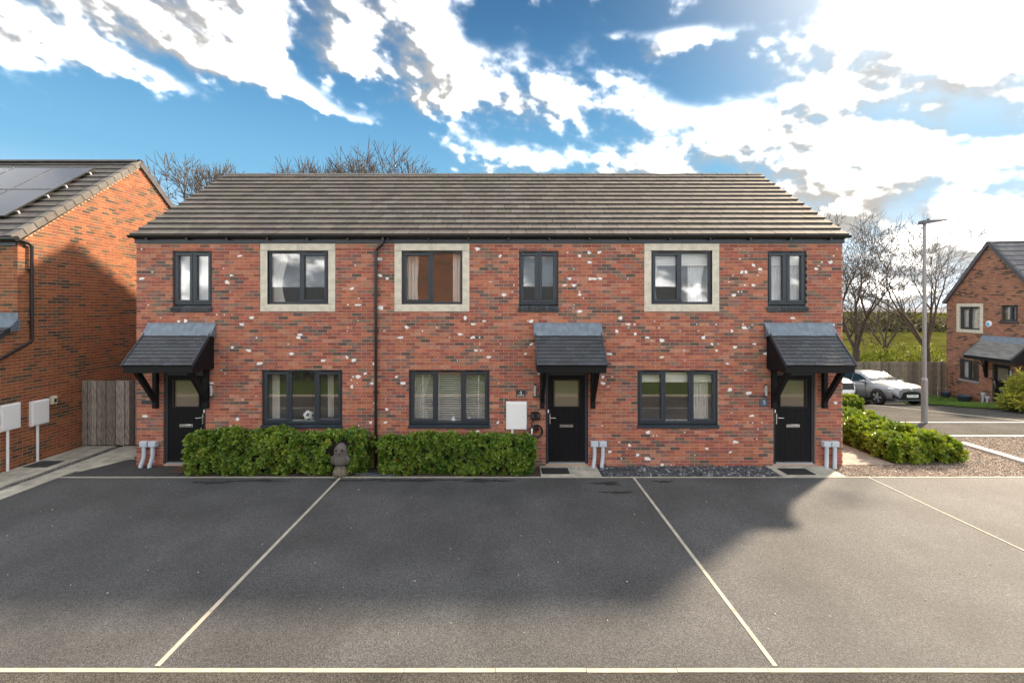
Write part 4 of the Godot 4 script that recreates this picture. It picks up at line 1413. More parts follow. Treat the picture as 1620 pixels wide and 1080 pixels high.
# ---------------------------------------------------------------- across the road, mirrored in the windows
func make_opposite_side() -> void:
	var l := MB.new()
	l.quad(Vector3(-60, 0.02, 8.02), Vector3(-60, 0.25, 11.0), Vector3(60, 0.25, 11.0), Vector3(60, 0.02, 8.02))
	l.quad(Vector3(-60, 0.25, 11.0), Vector3(-60, 0.3, 60.0), Vector3(60, 0.3, 60.0), Vector3(60, 0.25, 11.0))
	var lo := build(l, "lawn", M.grass)
	lo.set_meta("kind", "structure")
	var k := MB.new()
	k.box(Vector3(-60, -0.05, 7.86), Vector3(60, 0.06, 8.02))
	struct(k, "far_kerb", M.concrete)
	var g := thing("opposite_house", "tall brick gable across the road, mirrored in the middle upstairs window", "house")
	var gb := MB.new()
	gb.col = Color(0.42, 0.17, 0.08)
	gb.prism(PackedVector2Array([Vector2(-6.6, 0.2), Vector2(-1.5, 0.2), Vector2(-1.5, 5.6), Vector2(-4.05, 8.3), Vector2(-6.6, 5.6)]), 12.2, 20.0)
	build(gb, "walls", M.mortar_light, g)
	var gf := node("gable_front", g, Vector3(-1.5, 0.2, 12.198))
	gf.basis = Basis(Vector3(-1, 0, 0), Vector3(0, 1, 0), Vector3(0, 0, -1))
	brickwork(gf, 8.0, func(h): return Vector2(0, 5.1) if h < 5.4 else Vector2((h - 5.4) * 0.944, 5.1 - (h - 5.4) * 0.944), [], ORANGE, 15, 0, Vector2.ZERO)
	for s in [[-6.75, -4.05], [-4.05, -1.35]]:
		var rb := MB.new()
		var y0 := 5.52 if s[0] < -6 else 8.38
		var y1 := 8.38 if s[0] < -6 else 5.52
		rb.hexa([Vector3(s[0], y0, 12.1), Vector3(s[1], y1, 12.1), Vector3(s[1], y1 + 0.12, 12.1), Vector3(s[0], y0 + 0.12, 12.1),
			Vector3(s[0], y0, 20.1), Vector3(s[1], y1, 20.1), Vector3(s[1], y1 + 0.12, 20.1), Vector3(s[0], y0 + 0.12, 20.1)])
		build(rb, "roof", M.slate_plate, g)
	for a in [[0.0, 10.0, 14.0, 4.9, "low brick garage across the road, mirrored in the ground floor windows"], [-16.0, -8.2, 17.0, 5.0, "low house across the road, its dark roof mirrored in the end upstairs window"]]:
		var o := thing("opposite_garage", a[4], "house")
		var z: float = a[2]
		var wb := MB.new()
		wb.box(Vector3(a[0], 0.2, z), Vector3(a[1], 2.7, z + 5.0))
		build(wb, "walls", M.brick_plain, o)
		var rb := MB.new()
		rb.tf = Transform3D(Basis(Vector3(0, 0, 1), Vector3(0, 1, 0), Vector3(-1, 0, 0)), Vector3.ZERO)
		rb.prism(PackedVector2Array([Vector2(z - 0.3, 2.6), Vector2(z + 5.3, 2.6), Vector2(z + 2.5, a[3])]), -a[1] - 0.2, -a[0] + 0.2)
		build(rb, "roof", M.slate_plate, o)
	hedge("tall_hedge", "tall laurel hedge across the road, mirrored in the end ground floor window", Vector3(-15.0, 0.2, 10.4), Vector3(-7.2, 2.2, 11.6), 2200, 0.16, [Color(0.05, 0.10, 0.02), Color(0.09, 0.14, 0.03)], 5)

# ---------------------------------------------------------------- passage between the houses
func make_left_passage() -> void:
	# close-boarded gate and fence, each board its own piece
	var f := thing("wooden_gate", "weathered grey board gate closing the passage between the houses", "gate", Vector3(LX + 0.02, 0, -1.5))
	var x := 0.0
	var k := 0
	while x < 2.6:
		var b := MB.new()
		var s := rng.randf_range(0.65, 1.25)
		b.col = Color(0.42 * s, 0.37 * s, 0.325 * s)
		var w := rng.randf_range(0.105, 0.135)
		if k == 10: b.col = Color(0.13, 0.10, 0.09)
		var back := 0.0 if k % 2 == 0 else -0.016
		b.slabbox(Vector3(x, 0.03 + rng.randf() * 0.01, back), Vector3(x + w - 0.011, 1.72 + rng.randf() * 0.015, 0.022 + back), 0.003)
		build(b, "board", M.fence, f)
		x += w
		k += 1
	for y in [0.35, 0.95, 1.5]:
		var r := MB.new()
		r.col = Color(0.13, 0.11, 0.095)
		r.box(Vector3(0.0, y, -0.07), Vector3(2.6, y + 0.09, -0.015))
		build(r, "rail", M.fence, f)
	for px in [0.02, 1.32]:
		var p := MB.new()
		p.col = Color(0.13, 0.11, 0.095)
		p.box(Vector3(px, 0.0, -0.15), Vector3(px + 0.09, 1.7, -0.075))
		build(p, "post", M.fence, f)
	# paving flags with a gravel channel
	var pv := Node3D.new()
	pv.name = "paving"
	add_child(pv)
	pv.set_meta("kind", "structure")
	var z := 2.9
	while z > -1.5:
		for c in [[LX + 0.02, 0.436], [LX + 0.467, 0.436], [-10.05, 0.46]]:
			var b := MB.new()
			var s := rng.randf_range(0.86, 1.06)
			b.col = Color(s, s * rng.randf_range(0.98, 1.02), s * 0.98)
			b.box(Vector3(c[0], -0.05, maxf(z - 0.588, -1.5)), Vector3(c[0] + c[1], 0.004 + rng.randf() * 0.004, z))
			build(b, "paving_flag", M.paving, pv)
		z -= 0.6
	# flags in front of the gate
	for q in [[-9.585, -9.13, -1.48, -0.9], [-9.125, -8.5, -1.48, -0.9], [-9.585, -9.13, -0.89, -0.3], [-9.12, -8.5, -0.89, -0.3], [-9.585, -9.13, -0.29, 0.3]]:
		var b := MB.new()
		var s := rng.randf_range(0.86, 1.06)
		b.col = Color(s, s, s * 0.98)
		b.box(Vector3(q[0], -0.05, q[2]), Vector3(q[1], 0.006, q[3]))
		build(b, "paving_flag", M.paving, pv)
	var bed := MB.new()
	sheet(bed, LX + 0.0, -8.48, 2.9, -1.5, -0.02)
	struct(bed, "passage_bed", M.soil)
	pebbles("channel_gravel", "dark gravel filling the channel between the paving flags", LX + 0.91, -10.06, -1.45, 2.4, -0.018, 1900, 0.013, [Color(0.05, 0.055, 0.065), Color(0.11, 0.11, 0.115), Color(0.19, 0.18, 0.17)], 3)
	var tm := MB.new()
	tm.prism(PackedVector2Array([Vector2(-9.585, -0.64), Vector2(-7.1, -0.64), Vector2(-7.1, -0.002), Vector2(-8.475, -0.002), Vector2(-8.475, 0.47), Vector2(-9.0, 0.44)]), -0.028, 0.014)
	var tmo := build(tm, "tarmac_path", M.fresh_tarmac)
	tmo.basis = Basis(Vector3(1, 0, 0), -PI / 2.0)
	tmo.set_meta("kind", "structure")
	var dr := thing("drain_cover", "dark metal drain cover set in the flags below the meter boxes", "drain cover", Vector3(-11.0, 0.013, -0.33))
	var db := MB.new()
	db.box(Vector3(0, -0.02, 0), Vector3(0.55, 0.004, 0.42))
	build(db, "plate", M.iron, dr)
	for j in 10:
		var rb := MB.new()
		rb.box(Vector3(0.03 + j * 0.05, 0.003, 0.03), Vector3(0.055 + j * 0.05, 0.011, 0.39))
		build(rb, "rib", M.iron, dr)
	var mt := thing("boot_tray", "flat black tray lying by the gate against the terrace corner", "tray", Vector3(-8.95, 0.008, -0.8))
	var mm := MB.new()
	mm.box(Vector3(0, 0, 0), Vector3(0.4, 0.03, 0.3))
	mm.box(Vector3(0.03, 0.03, 0.03), Vector3(0.37, 0.045, 0.27))
	build(mm, "tray_body", M.rubber, mt)
	# meter boxes on the gable
	meter_box("white meter box on the left gable, nearest the road", Vector3(LX, 0.905, 0.46))
	meter_box("white meter box on the left gable with a socket beside it", Vector3(LX, 0.86, -0.18))
	var so := thing("outdoor_socket", "cream outdoor socket beside the inner meter box on the gable", "socket", Vector3(LX, 1.28, -0.66))
	so.basis = Basis(Vector3(0, 0, -1), Vector3(0, 1, 0), Vector3(1, 0, 0))
	var sb := MB.new()
	sb.slabbox(Vector3(0, 0, 0.003), Vector3(0.13, 0.19, 0.075), 0.012)
	build(sb, "case", mat("cream", Color(0.66, 0.62, 0.47), 0.45), so)
	var sf := MB.new()
	sf.slabbox(Vector3(0.04, 0.04, 0.07), Vector3(0.10, 0.13, 0.085), 0.006)
	build(sf, "flap", M.black_plastic, so)
	var hr := thing("hose_reel", "pale green hose reel on the left gable at the picture edge", "hose reel", Vector3(LX + 0.02, 1.22, 0.66))
	var hb := MB.new()
	var ring := []
	for j in 25:
		var a := TAU * j / 24.0
		ring.append(Vector3(0.05, 0.14 * sin(a), 0.14 * cos(a)))
	hb.tube(ring, [0.03], 8, false)
	hb.tube([Vector3(0.0, 0, 0), Vector3(0.08, 0, 0)], [0.09], 16)
	build(hb, "drum", mat("mint", Color(0.50, 0.58, 0.42), 0.5), hr)
	var hc := MB.new()
	hc.tube([Vector3(0.05, -0.14, 0.0), Vector3(0.05, -0.5, 0.03), Vector3(0.05, -0.85, 0.09)], [0.012], 8)
	build(hc, "cable", M.black_plastic, hr)

func meter_box(label: String, at: Vector3) -> void:
	var o := thing("meter_box", label, "meter box", at, 0.0, "white meter boxes")
	o.basis = Basis(Vector3(0, 0, -1), Vector3(0, 1, 0), Vector3(1, 0, 0))
	var b := MB.new()
	b.slabbox(Vector3(0, 0, 0.003), Vector3(0.41, 0.58, 0.075), 0.012)
	build(b, "housing", M.white_plastic, o)
	var d := MB.new()
	d.slabbox(Vector3(0.025, 0.025, 0.06), Vector3(0.385, 0.555, 0.083), 0.006)
	build(d, "cover", M.white_plastic, o)
	var p := MB.new()
	p.tube([Vector3(0.16, 0.0, 0.04), Vector3(0.16, -at.y + 0.0, 0.04)], [0.028], 12)
	build(p, "duct", M.white_plastic, o)

# ---------------------------------------------------------------- loose stones, leaves, hedges
func stone_mesh(sd: int, flat: float) -> Mesh:
	var r := RandomNumberGenerator.new()
	r.seed = sd
	var mb := MB.new()
	var top := []
	var bot := []
	for k in 6:
		var a := TAU * (k + r.randf_range(-0.3, 0.3)) / 6.0
		var q := r.randf_range(0.7, 1.15)
		bot.append(Vector3(cos(-a) * q, 0, sin(-a) * q))
		top.append(Vector3(cos(-a) * q * 0.7, flat * r.randf_range(0.7, 1.2), sin(-a) * q * 0.7))
	mb.fan(top, true)
	for k in 6:
		var m := (k + 1) % 6
		mb.quad(bot[k], bot[m], top[m], top[k])
	return mb.mesh()

func scatter(called: String, mesh: Mesh, material: Material, places: Array, cols: Array, parent: Node = self) -> MultiMeshInstance3D:
	var mm := MultiMesh.new()
	mm.transform_format = MultiMesh.TRANSFORM_3D
	mm.use_colors = true
	mm.mesh = mesh
	mm.instance_count = places.size()
	for k in places.size():
		mm.set_instance_transform(k, places[k])
		mm.set_instance_color(k, cols[k])
	var o := MultiMeshInstance3D.new()
	o.name = numbered(called) if parent == self else called
	o.multimesh = mm
	o.material_override = material
	parent.add_child(o, true)
	o.set_meta("kind", "stuff")
	return o

func pebbles(called: String, label: String, x0: float, x1: float, z0: float, z1: float, y: float, count: int, size: float, cols: Array, sd: int, flat := 0.5, mask = null) -> void:
	var r := RandomNumberGenerator.new()
	r.seed = sd
	var pl := []
	var cl := []
	while pl.size() < count:
		var p := Vector3(r.randf_range(x0, x1), y, r.randf_range(z0, z1))
		if mask != null and not mask.call(p): continue
		var s := size * r.randf_range(0.6, 1.5)
		var b := Basis.from_euler(Vector3(r.randf_range(-0.3, 0.3), r.randf() * TAU, r.randf_range(-0.3, 0.3))).scaled(Vector3(s, s, s))
		p.y += r.randf_range(0.0, size * 0.4) + gy(p.z)
		pl.append(Transform3D(b, p))
		var c: Color = cols[r.randi() % cols.size()]
		var f := r.randf_range(0.7, 1.25)
		cl.append(Color(c.r * f, c.g * f, c.b * f))
	var o := scatter(called, stone_mesh(sd + 100, flat), M.pebble, pl, cl)
	tag(o, label, "gravel")

# a shoot of leaves along +y, one unit long leaves
func shoot_mesh(sd: int, leaves: int, width: float, lift := 0.5) -> Mesh:
	var r := RandomNumberGenerator.new()
	r.seed = sd
	var mb := MB.new()
	for k in leaves:
		var a := 2.4 * k + r.randf_range(-0.3, 0.3)
		var tilt := lerpf(0.25, 1.35, float(k) / leaves) + r.randf_range(-0.15, 0.15)
		var base := Vector3(0, 0.5 - lift * float(k) / leaves, 0)
		var d := Vector3(cos(a) * sin(tilt), cos(tilt), sin(a) * sin(tilt))
		var side := d.cross(Vector3.UP).normalized()
		if side.length() < 0.1: side = Vector3(1, 0, 0)
		var nn := side.cross(d).normalized()
		var ln := r.randf_range(0.75, 1.1)
		var w := width * ln
		var g := r.randf_range(0.82, 1.15)
		mb.col = Color(g, g, g)
		var p0 := base
		var p1 := base + d * ln * 0.35
		var p2 := base + d * ln * 0.7 - nn * 0.05
		var p3 := base + d * ln - nn * 0.14
		for s in [-1.0, 1.0]:
			var e1: Vector3 = p1 + side * w * 0.46 * s + nn * 0.07
			var e2: Vector3 = p2 + side * w * 0.42 * s + nn * 0.05
			if s > 0:
				mb.tri(p0, e1, p1); mb.quad(p1, e1, e2, p2); mb.tri(p2, e2, p3)
			else:
				mb.tri(p0, p1, e1); mb.quad(p1, p2, e2, e1); mb.tri(p2, p3, e2)
	return mb.mesh()

func hedge(called: String, label: String, lo: Vector3, hi: Vector3, shoots: int, leaf: float, cols: Array, sd: int, keep = null, yellow := 0.06) -> Node3D:
	var o := thing(called, label, "hedge", Vector3((lo.x + hi.x) * 0.5, lo.y, (lo.z + hi.z) * 0.5))
	var c := o.position
	var r := RandomNumberGenerator.new()
	r.seed = sd
	var fn := FastNoiseLite.new()
	fn.seed = sd
	fn.frequency = 1.6
	fn.fractal_octaves = 3
	var size := hi - lo
	# areas: front, back, left, right, top
	var areas := [size.x * size.y, size.x * size.y * 0.35, size.z * size.y, size.z * size.y, size.x * size.z * 1.1]
	var total := 0.0
	for a in areas: total += a
	var groups := [[], [], []]
	var gcols := [[], [], []]
	var guard := 0
	while groups[0].size() + groups[1].size() + groups[2].size() < shoots and guard < shoots * 4:
		guard += 1
		var pick := r.randf() * total
		var side := 0
		while side < 4 and pick > areas[side]:
			pick -= areas[side]
			side += 1
		var u := r.randf()
		var v := r.randf()
		var p: Vector3
		var n: Vector3
		match side:
			0: p = Vector3(lo.x + u * size.x, lo.y + v * size.y, hi.z); n = Vector3(0, 0.25, 1)
			1: p = Vector3(lo.x + u * size.x, lo.y + v * size.y, lo.z); n = Vector3(0, 0.25, -1)
			2: p = Vector3(lo.x, lo.y + v * size.y, lo.z + u * size.z); n = Vector3(-1, 0.25, 0)
			3: p = Vector3(hi.x, lo.y + v * size.y, lo.z + u * size.z); n = Vector3(1, 0.25, 0)
			_: p = Vector3(lo.x + u * size.x, hi.y, lo.z + v * size.z); n = Vector3(0, 1, 0)
		n = n.normalized()
		# rounded shoulders and feet, bulging lumps
		var hv := (p.y - lo.y) / size.y
		var inset := 0.0
		if hv < 0.18: inset += (0.18 - hv) * 0.45
		if hv > 0.88 and side < 4: inset += (hv - 0.88) * 0.5
		if side == 4:
			var ex := minf(minf(p.x - lo.x, hi.x - p.x), minf(p.z - lo.z, hi.z - p.z))
			if ex < 0.12: p.y -= (0.12 - ex) * 0.6
		var lump := fn.get_noise_3dv(p * 1.0)
		p += n * (lump * leaf * 1.9 - inset) - n * leaf * absf(r.randfn(0.0, 0.55))
		if keep != null and not keep.call(p): continue
		var dir := (n + Vector3(r.randfn(0, 0.45), r.randfn(0.15, 0.35), r.randfn(0, 0.45))).normalized()
		var x := dir.cross(Vector3(r.randf() - 0.5, r.randf() - 0.5, r.randf() - 0.5)).normalized()
		var s := leaf * r.randf_range(0.75, 1.2)
		var b := Basis(x * s, dir * s, x.cross(dir) * s)
		var t := clampf(r.randf() * 0.8 + lump * 0.5 + 0.1, 0.0, 1.0)
		var col: Color = cols[0].lerp(cols[1], t)
		if r.randf() < yellow: col = col.lerp(Color(0.28, 0.26, 0.03), r.randf_range(0.3, 0.8))
		var gi := r.randi() % 3
		groups[gi].append(Transform3D(b, p - c))
		gcols[gi].append(col)
	for k in 3:
		scatter("foliage", shoot_mesh(sd * 3 + k, 8, 0.52), M.leaf, groups[k], gcols[k], o)
	# woody inside
	var mb := MB.new()
	var m := minf(leaf * 1.6, 0.22)
	var a := lo + Vector3(m, 0.0, m)
	var e := hi - Vector3(m, m, m)
	mb.box(a - c + Vector3(0, 0.08, 0), e - c)
	var nst := int(size.x / 0.35) + 2
	for k in nst:
		var q := Vector3(lerpf(lo.x + 0.15, hi.x - 0.15, float(k) / (nst - 1)), lo.y, lerpf(lo.z, hi.z, 0.5)) - c
		mb.tube([q, q + Vector3(r.randf_range(-0.05, 0.05), size.y * 0.5, r.randf_range(-0.05, 0.05))], [0.018, 0.012], 5)
	build(mb, "stems", M.twig, o)
	return o

# ---------------------------------------------------------------- bare trees
func grow(mb: MB, r: RandomNumberGenerator, p: Vector3, d: Vector3, length: float, rad: float, level: int, spread: float, least: float) -> void:
	var pts := [p]
	var rads := [rad]
	var seg := 3 if level > 0 else 5
	var q := p
	var dd := d
	for k in seg:
		dd = (dd + Vector3(r.randfn(0, 0.10), r.randfn(0.04, 0.06), r.randfn(0, 0.10)) * (1.0 if level > 0 else 0.4)).normalized()
		q = q + dd * length / seg
		pts.append(q)
		rads.append(rad * lerpf(1.0, 0.62, float(k + 1) / seg))
	mb.tube(pts, rads, 8 if level == 0 else (5 if level < 3 else 3), false)
	if level >= 6 or rad < least * 0.9: return
	var kids := 2 + (1 if r.randf() < 0.6 else 0)
	var phase := r.randf() * TAU
	for k in kids:
		var a := phase + TAU * k / kids + r.randfn(0, 0.3)
		var x := dd.cross(Vector3(0.3, 0.2, 0.9)).normalized()
		var y := dd.cross(x)
		var ang := spread * r.randf_range(0.65, 1.25)
		var nd := (dd * cos(ang) + (x * cos(a) + y * sin(a)) * sin(ang)).normalized()
		grow(mb, r, q, nd, length * r.randf_range(0.66, 0.86), maxf(rads[-1] * r.randf_range(0.70, 0.86), least), level + 1, spread, least)
	# side shoots
	if level > 0:
		for k in 2:
			if r.randf() < 0.75:
				var j := r.randi_range(1, pts.size() - 2)
				var a := r.randf() * TAU
				var x := dd.cross(Vector3(0.3, 0.2, 0.9)).normalized()
				var y := dd.cross(x)
				var nd := (dd * 0.6 + (x * cos(a) + y * sin(a)) * 0.8).normalized()
				grow(mb, r, pts[j], nd, length * r.randf_range(0.4, 0.62), maxf(rads[j] * 0.5, least), level + 2, spread, least)

func bare_tree(label: String, at: Vector3, height: float, rad: float, sd: int, spread: float, lean := Vector3.UP, low := 0.3, group := "bare trees behind the houses", least := 0.021) -> void:
	var o := thing("bare_tree", label, "tree", at, 0.0, group)
	var r := RandomNumberGenerator.new()
	r.seed = sd
	var tr := MB.new()
	var th := height * low
	var d := lean.normalized()
	var top := d * th
	tr.tube([Vector3(0, -0.2, 0), Vector3(0, 0.15, 0), d * th * 0.5, top], [rad * 1.45, rad * 1.08, rad * 0.95, rad * 0.86], 10)
	build(tr, "trunk", M.bark, o)
	var cr := MB.new()
	var kids := 4
	var first := height * (1.0 - low) * 0.36
	for k in kids:
		var a := TAU * k / kids + r.randfn(0, 0.3)
		var ang := spread * r.randf_range(0.7, 1.25) if k > 0 else 0.1
		var nd := (Vector3(cos(a) * sin(ang), cos(ang), sin(a) * sin(ang)) + (d - Vector3.UP) * 0.5).normalized()
		grow(cr, r, top - d * 0.1, nd, first, rad * 0.56, 1, spread, least)
	build(cr, "crown", M.bark_dark, o)

func make_trees() -> void:
	bare_tree("bare tree above the left roof slope, between the two houses", Vector3(-20.8, gy(-21), -21.0), 13.6, 0.30, 4, 0.36, Vector3.UP, 0.45)
	bare_tree("bare tree behind the ridge, leftmost of the three together", Vector3(-12.3, gy(-22), -22.0), 13.9, 0.30, 9, 0.36, Vector3.UP, 0.45)
	bare_tree("bare tree behind the ridge, middle of the three together", Vector3(-10.6, gy(-24), -24.0), 14.0, 0.28, 13, 0.33, Vector3.UP, 0.45)
	bare_tree("bare tree behind the ridge, rightmost of the three together", Vector3(-8.2, gy(-22), -22.0), 14.3, 0.31, 17, 0.38, Vector3.UP, 0.45)
	bare_tree("large bare tree with spreading limbs, nearest the terrace end", Vector3(21.3, gy(-17.0), -17.0), 9.4, 0.21, 24, 0.55, Vector3(0.02, 1, 0), 0.24, "bare trees beyond the board fence", 0.011)
	bare_tree("bare tree behind the street lamp, next to the far house", Vector3(26.0, gy(-17.3), -17.3), 9.2, 0.19, 31, 0.5, Vector3(-0.04, 1, 0), 0.26, "bare trees beyond the board fence", 0.011)
	bare_tree("thin bare tree farther off between the two larger trees", Vector3(26.5, gy(-21.0), -21.0), 8.6, 0.13, 38, 0.5, Vector3(0, 1, 0), 0.25, "bare trees beyond the board fence", 0.011)
	bare_tree("thin bare tree close behind the terrace end wall", Vector3(20.0, gy(-19.0), -19.0), 7.5, 0.10, 45, 0.5, Vector3(-0.08, 1, 0), 0.22, "bare trees beyond the board fence", 0.011)
	# spring-green bushes beyond the fence
	var b := [[25.5, -20.0, 2.3, 2.4, "lime green bush beyond the fence, behind the lamp"], [28.2, -20.5, 2.6, 3.0, "lime green bush beyond the fence, beside the far house"], [22.2, -26.0, 2.0, 1.6, "olive green bush beyond the fence, farther off"]]
	for k in b.size():
		bush("field_bush", b[k][4], Vector3(b[k][0], gy(b[k][1]), b[k][1]), b[k][2], b[k][3], 1100, 0.15, [Color(0.20, 0.26, 0.03), Color(0.34, 0.36, 0.05)], 60 + k)
	# far hedgerow
	var r := RandomNumberGenerator.new()
	r.seed = 90
	var pl := []
	var cl := []
	for k in 2600:
		var x := r.randf_range(60.0, 150.0)
		var z := -104.0 + r.randfn(0, 2.0)
		var hh := 3.6 + 1.5 * sin(x * 0.21) + 0.8 * sin(x * 0.57)
		var s := r.randf_range(0.4, 0.9)
		pl.append(Transform3D(Basis.from_euler(Vector3(r.randf() * TAU, r.randf() * TAU, 0)).scaled(Vector3(s, s, s)), Vector3(x, gy(z) + r.randf() * hh, z)))
		var f := r.randf_range(0.7, 1.3)
		cl.append(Color(0.13 * f, 0.125 * f, 0.06 * f))
	var hr := scatter("hedgerow", shoot_mesh(91, 8, 0.6), M.leaf_matte, pl, cl)
	tag(hr, "brownish hedgerow along the far edge of the field", "hedgerow")

func bush(called: String, label: String, at: Vector3, rad: float, h: float, shoots: int, leaf: float, cols: Array, sd: int, narrow := 0.5) -> void:
	var o := thing(called, label, "bush", at)
	var r := RandomNumberGenerator.new()
	r.seed = sd
	var fn := FastNoiseLite.new()
	fn.seed = sd
	fn.frequency = 0.9
	var pl := []
	var cl := []
	for k in shoots:
		var a := r.randf() * TAU
		var e := acos(r.randf())
		var d := Vector3(sin(e) * cos(a), cos(e), sin(e) * sin(a))
		var q := 0.82 + 0.35 * fn.get_noise_3dv(d * 2.0) - absf(r.randfn(0, 0.16))
		var p := Vector3(d.x * rad * q, d.y * h * q + 0.05, d.z * rad * q)
		var dir := (d + Vector3(r.randfn(0, 0.35), 0.5 + r.randfn(0, 0.3), r.randfn(0, 0.35))).normalized()
		var x := dir.cross(Vector3(r.randf() - 0.5, r.randf() - 0.5, r.randf() - 0.5)).normalized()
		var s := leaf * r.randf_range(0.7, 1.3)
		pl.append(Transform3D(Basis(x * s, dir * s, x.cross(dir) * s), p))
		cl.append(cols[0].lerp(cols[1], r.randf()))
	scatter("foliage", shoot_mesh(sd + 5, 8, narrow), M.leaf_matte, pl, cl, o)
	var mb := MB.new()
	for k in 9:
		var a := TAU * k / 9.0
		mb.tube([Vector3.ZERO, Vector3(cos(a) * rad * 0.3, h * 0.4, sin(a) * rad * 0.3), Vector3(cos(a) * rad * 0.6, h * 0.75, sin(a) * rad * 0.6)], [0.03, 0.02, 0.008], 5)
	build(mb, "stems", M.bark_dark, o)

# ---------------------------------------------------------------- beds and hedges before the terrace
func make_front_garden() -> void:
	var soil := MB.new()
	sheet(soil, -7.1, 0.76, 0.638, -0.02, -0.006)
	struct(soil, "planting_bed", M.soil)
	var sl := MB.new()
	sheet(sl, 2.09, 5.95, 0.638, -0.02, -0.006)
	struct(sl, "slate_bed", M.soil)
	var greens := [Color(0.042, 0.12, 0.015), Color(0.255, 0.365, 0.055)]
	hedge("laurel_hedge", "long glossy green hedge under the window with the football", Vector3(-6.95, 0, 0.06), Vector3(-3.10, 0.85, 0.56), 2500, 0.080, greens, 11,
		func(p): return not (absf(p.x + 3.6) < 0.2 and p.z > 0.36 and p.y < 0.75), 0.10)
	hedge("laurel_hedge", "clipped green hedge under the window with venetian blinds", Vector3(-2.74, 0, 0.06), Vector3(0.58, 0.75, 0.56), 2200, 0.076, greens, 12)
	# slate chips
	pebbles("slate_chippings", "dark blue slate chippings between two doorsteps", 2.12, 5.93, 0.03, 0.62, 0.0, 2600, 0.028, [Color(0.035, 0.042, 0.055), Color(0.055, 0.062, 0.078), Color(0.08, 0.088, 0.10), Color(0.11, 0.115, 0.125), Color(0.05, 0.056, 0.068), Color(0.045, 0.05, 0.06), Color(0.30, 0.31, 0.33)], 17, 0.45)
	for p in [[2.55, 0.35, 0.30], [-3.15, 0.5, 0.22], [-2.75, 0.52, 0.25], [-2.55, 0.55, 0.18]]:
		var mb := MB.new()
		mb.col = Color(0.04, 0.048, 0.058)
		var ring := []
		var up := []
		for k in 9:
			var a := -TAU * k / 9.0
			var q := rng.randf_range(0.8, 1.1)
			ring.append(Vector3(cos(a) * p[2] * q, -0.01, sin(a) * p[2] * 0.5 * q))
			up.append(Vector3(cos(a) * p[2] * q * 0.85, 0.035 + rng.randf() * 0.02, sin(a) * p[2] * 0.42 * q))
		mb.fan(up, true)
		for k in 9:
			mb.quad(ring[k], ring[(k + 1) % 9], up[(k + 1) % 9], up[k])
		var o := build(mb, "slate_slab", M.slate)
		o.position = Vector3(p[0], 0.005, p[1])
		tag(o, {2.55: "flat slate slab lying on the dark chippings by the middle door", -3.15: "flat slate slab between the carved owl and the downpipe", -2.75: "flat slate slab at the foot of the downpipe", -2.55: "small slate slab at the hedge corner by the downpipe"}[p[0]], "slate slab", "loose slate slabs")
	pebbles("grit", "scattered grit and small stones on the forecourt tarmac", -9.0, 9.0, 0.8, 5.6, 0.001, 160, 0.008, [Color(0.5, 0.47, 0.42), Color(0.2, 0.17, 0.14), Color(0.75, 0.72, 0.68)], 19, 0.6)
	# doorsteps of paving flags
	for d in [[0.77, 2.08, "middle"], [5.97, 7.34, "end"]]:
		var st := thing("doorstep", "pale paving flags before the %s front door" % ("middle" if d[2] == "middle" else "rightmost"), "doorstep", Vector3(d[0], 0, 0))
		var w: float = d[1] - d[0]
		for k in 3:
			for row in 2:
				var b := MB.new()
				var s := rng.randf_range(0.88, 1.05)
				b.col = Color(s, s, s * 0.99)
				b.box(Vector3(w * k / 3.0, -0.05, [0.33, 0.004][row]), Vector3(w * (k + 1) / 3.0 - 0.006, 0.012 + rng.randf() * 0.004, [0.636, 0.325][row]))
				build(b, "paving_flag", M.paving, st)
	for m in [[0.80, 0.17, 0.60, 0.34, 0.0, "dark rubber doormat outside the middle door"], [6.12, 0.2, 0.62, 0.36, 0.0, "dark ribbed doormat outside the rightmost door"]]:
		var o := thing("doormat", m[5], "doormat", Vector3(m[0], 0.017, m[1]), 0.0, "doormats")
		var b := MB.new()
		b.box(Vector3(0, 0, 0), Vector3(m[2], 0.012, m[3]))
		build(b, "backing", M.rubber, o)
		for k in 14:
			var rb := MB.new()
			rb.box(Vector3(0.02 + k * (m[2] - 0.04) / 14.0, 0.011, 0.02), Vector3(0.02 + (k + 0.7) * (m[2] - 0.04) / 14.0, 0.018, m[3] - 0.02))
			build(rb, "rib", M.rubber, o)
	var bm := thing("doormat", "brown coir doormat outside the leftmost door", "doormat", Vector3(-7.42, 0.004, 0.02), 0.0, "doormats")
	var bb := MB.new()
	bb.box(Vector3(0, 0, 0), Vector3(0.62, 0.02, 0.38))
	build(bb, "pile", mat("coir", Color(0.10, 0.055, 0.03), 0.95, {"fine": "grain", "fine_m": 0.2, "bump": 0.5}), bm)
	# carved owl on a stump
	var ow := thing("owl_carving", "weathered carved wooden owl on a round stump before the hedge", "statue", Vector3(-3.58, 0.0, 0.55))
	owl(ow)

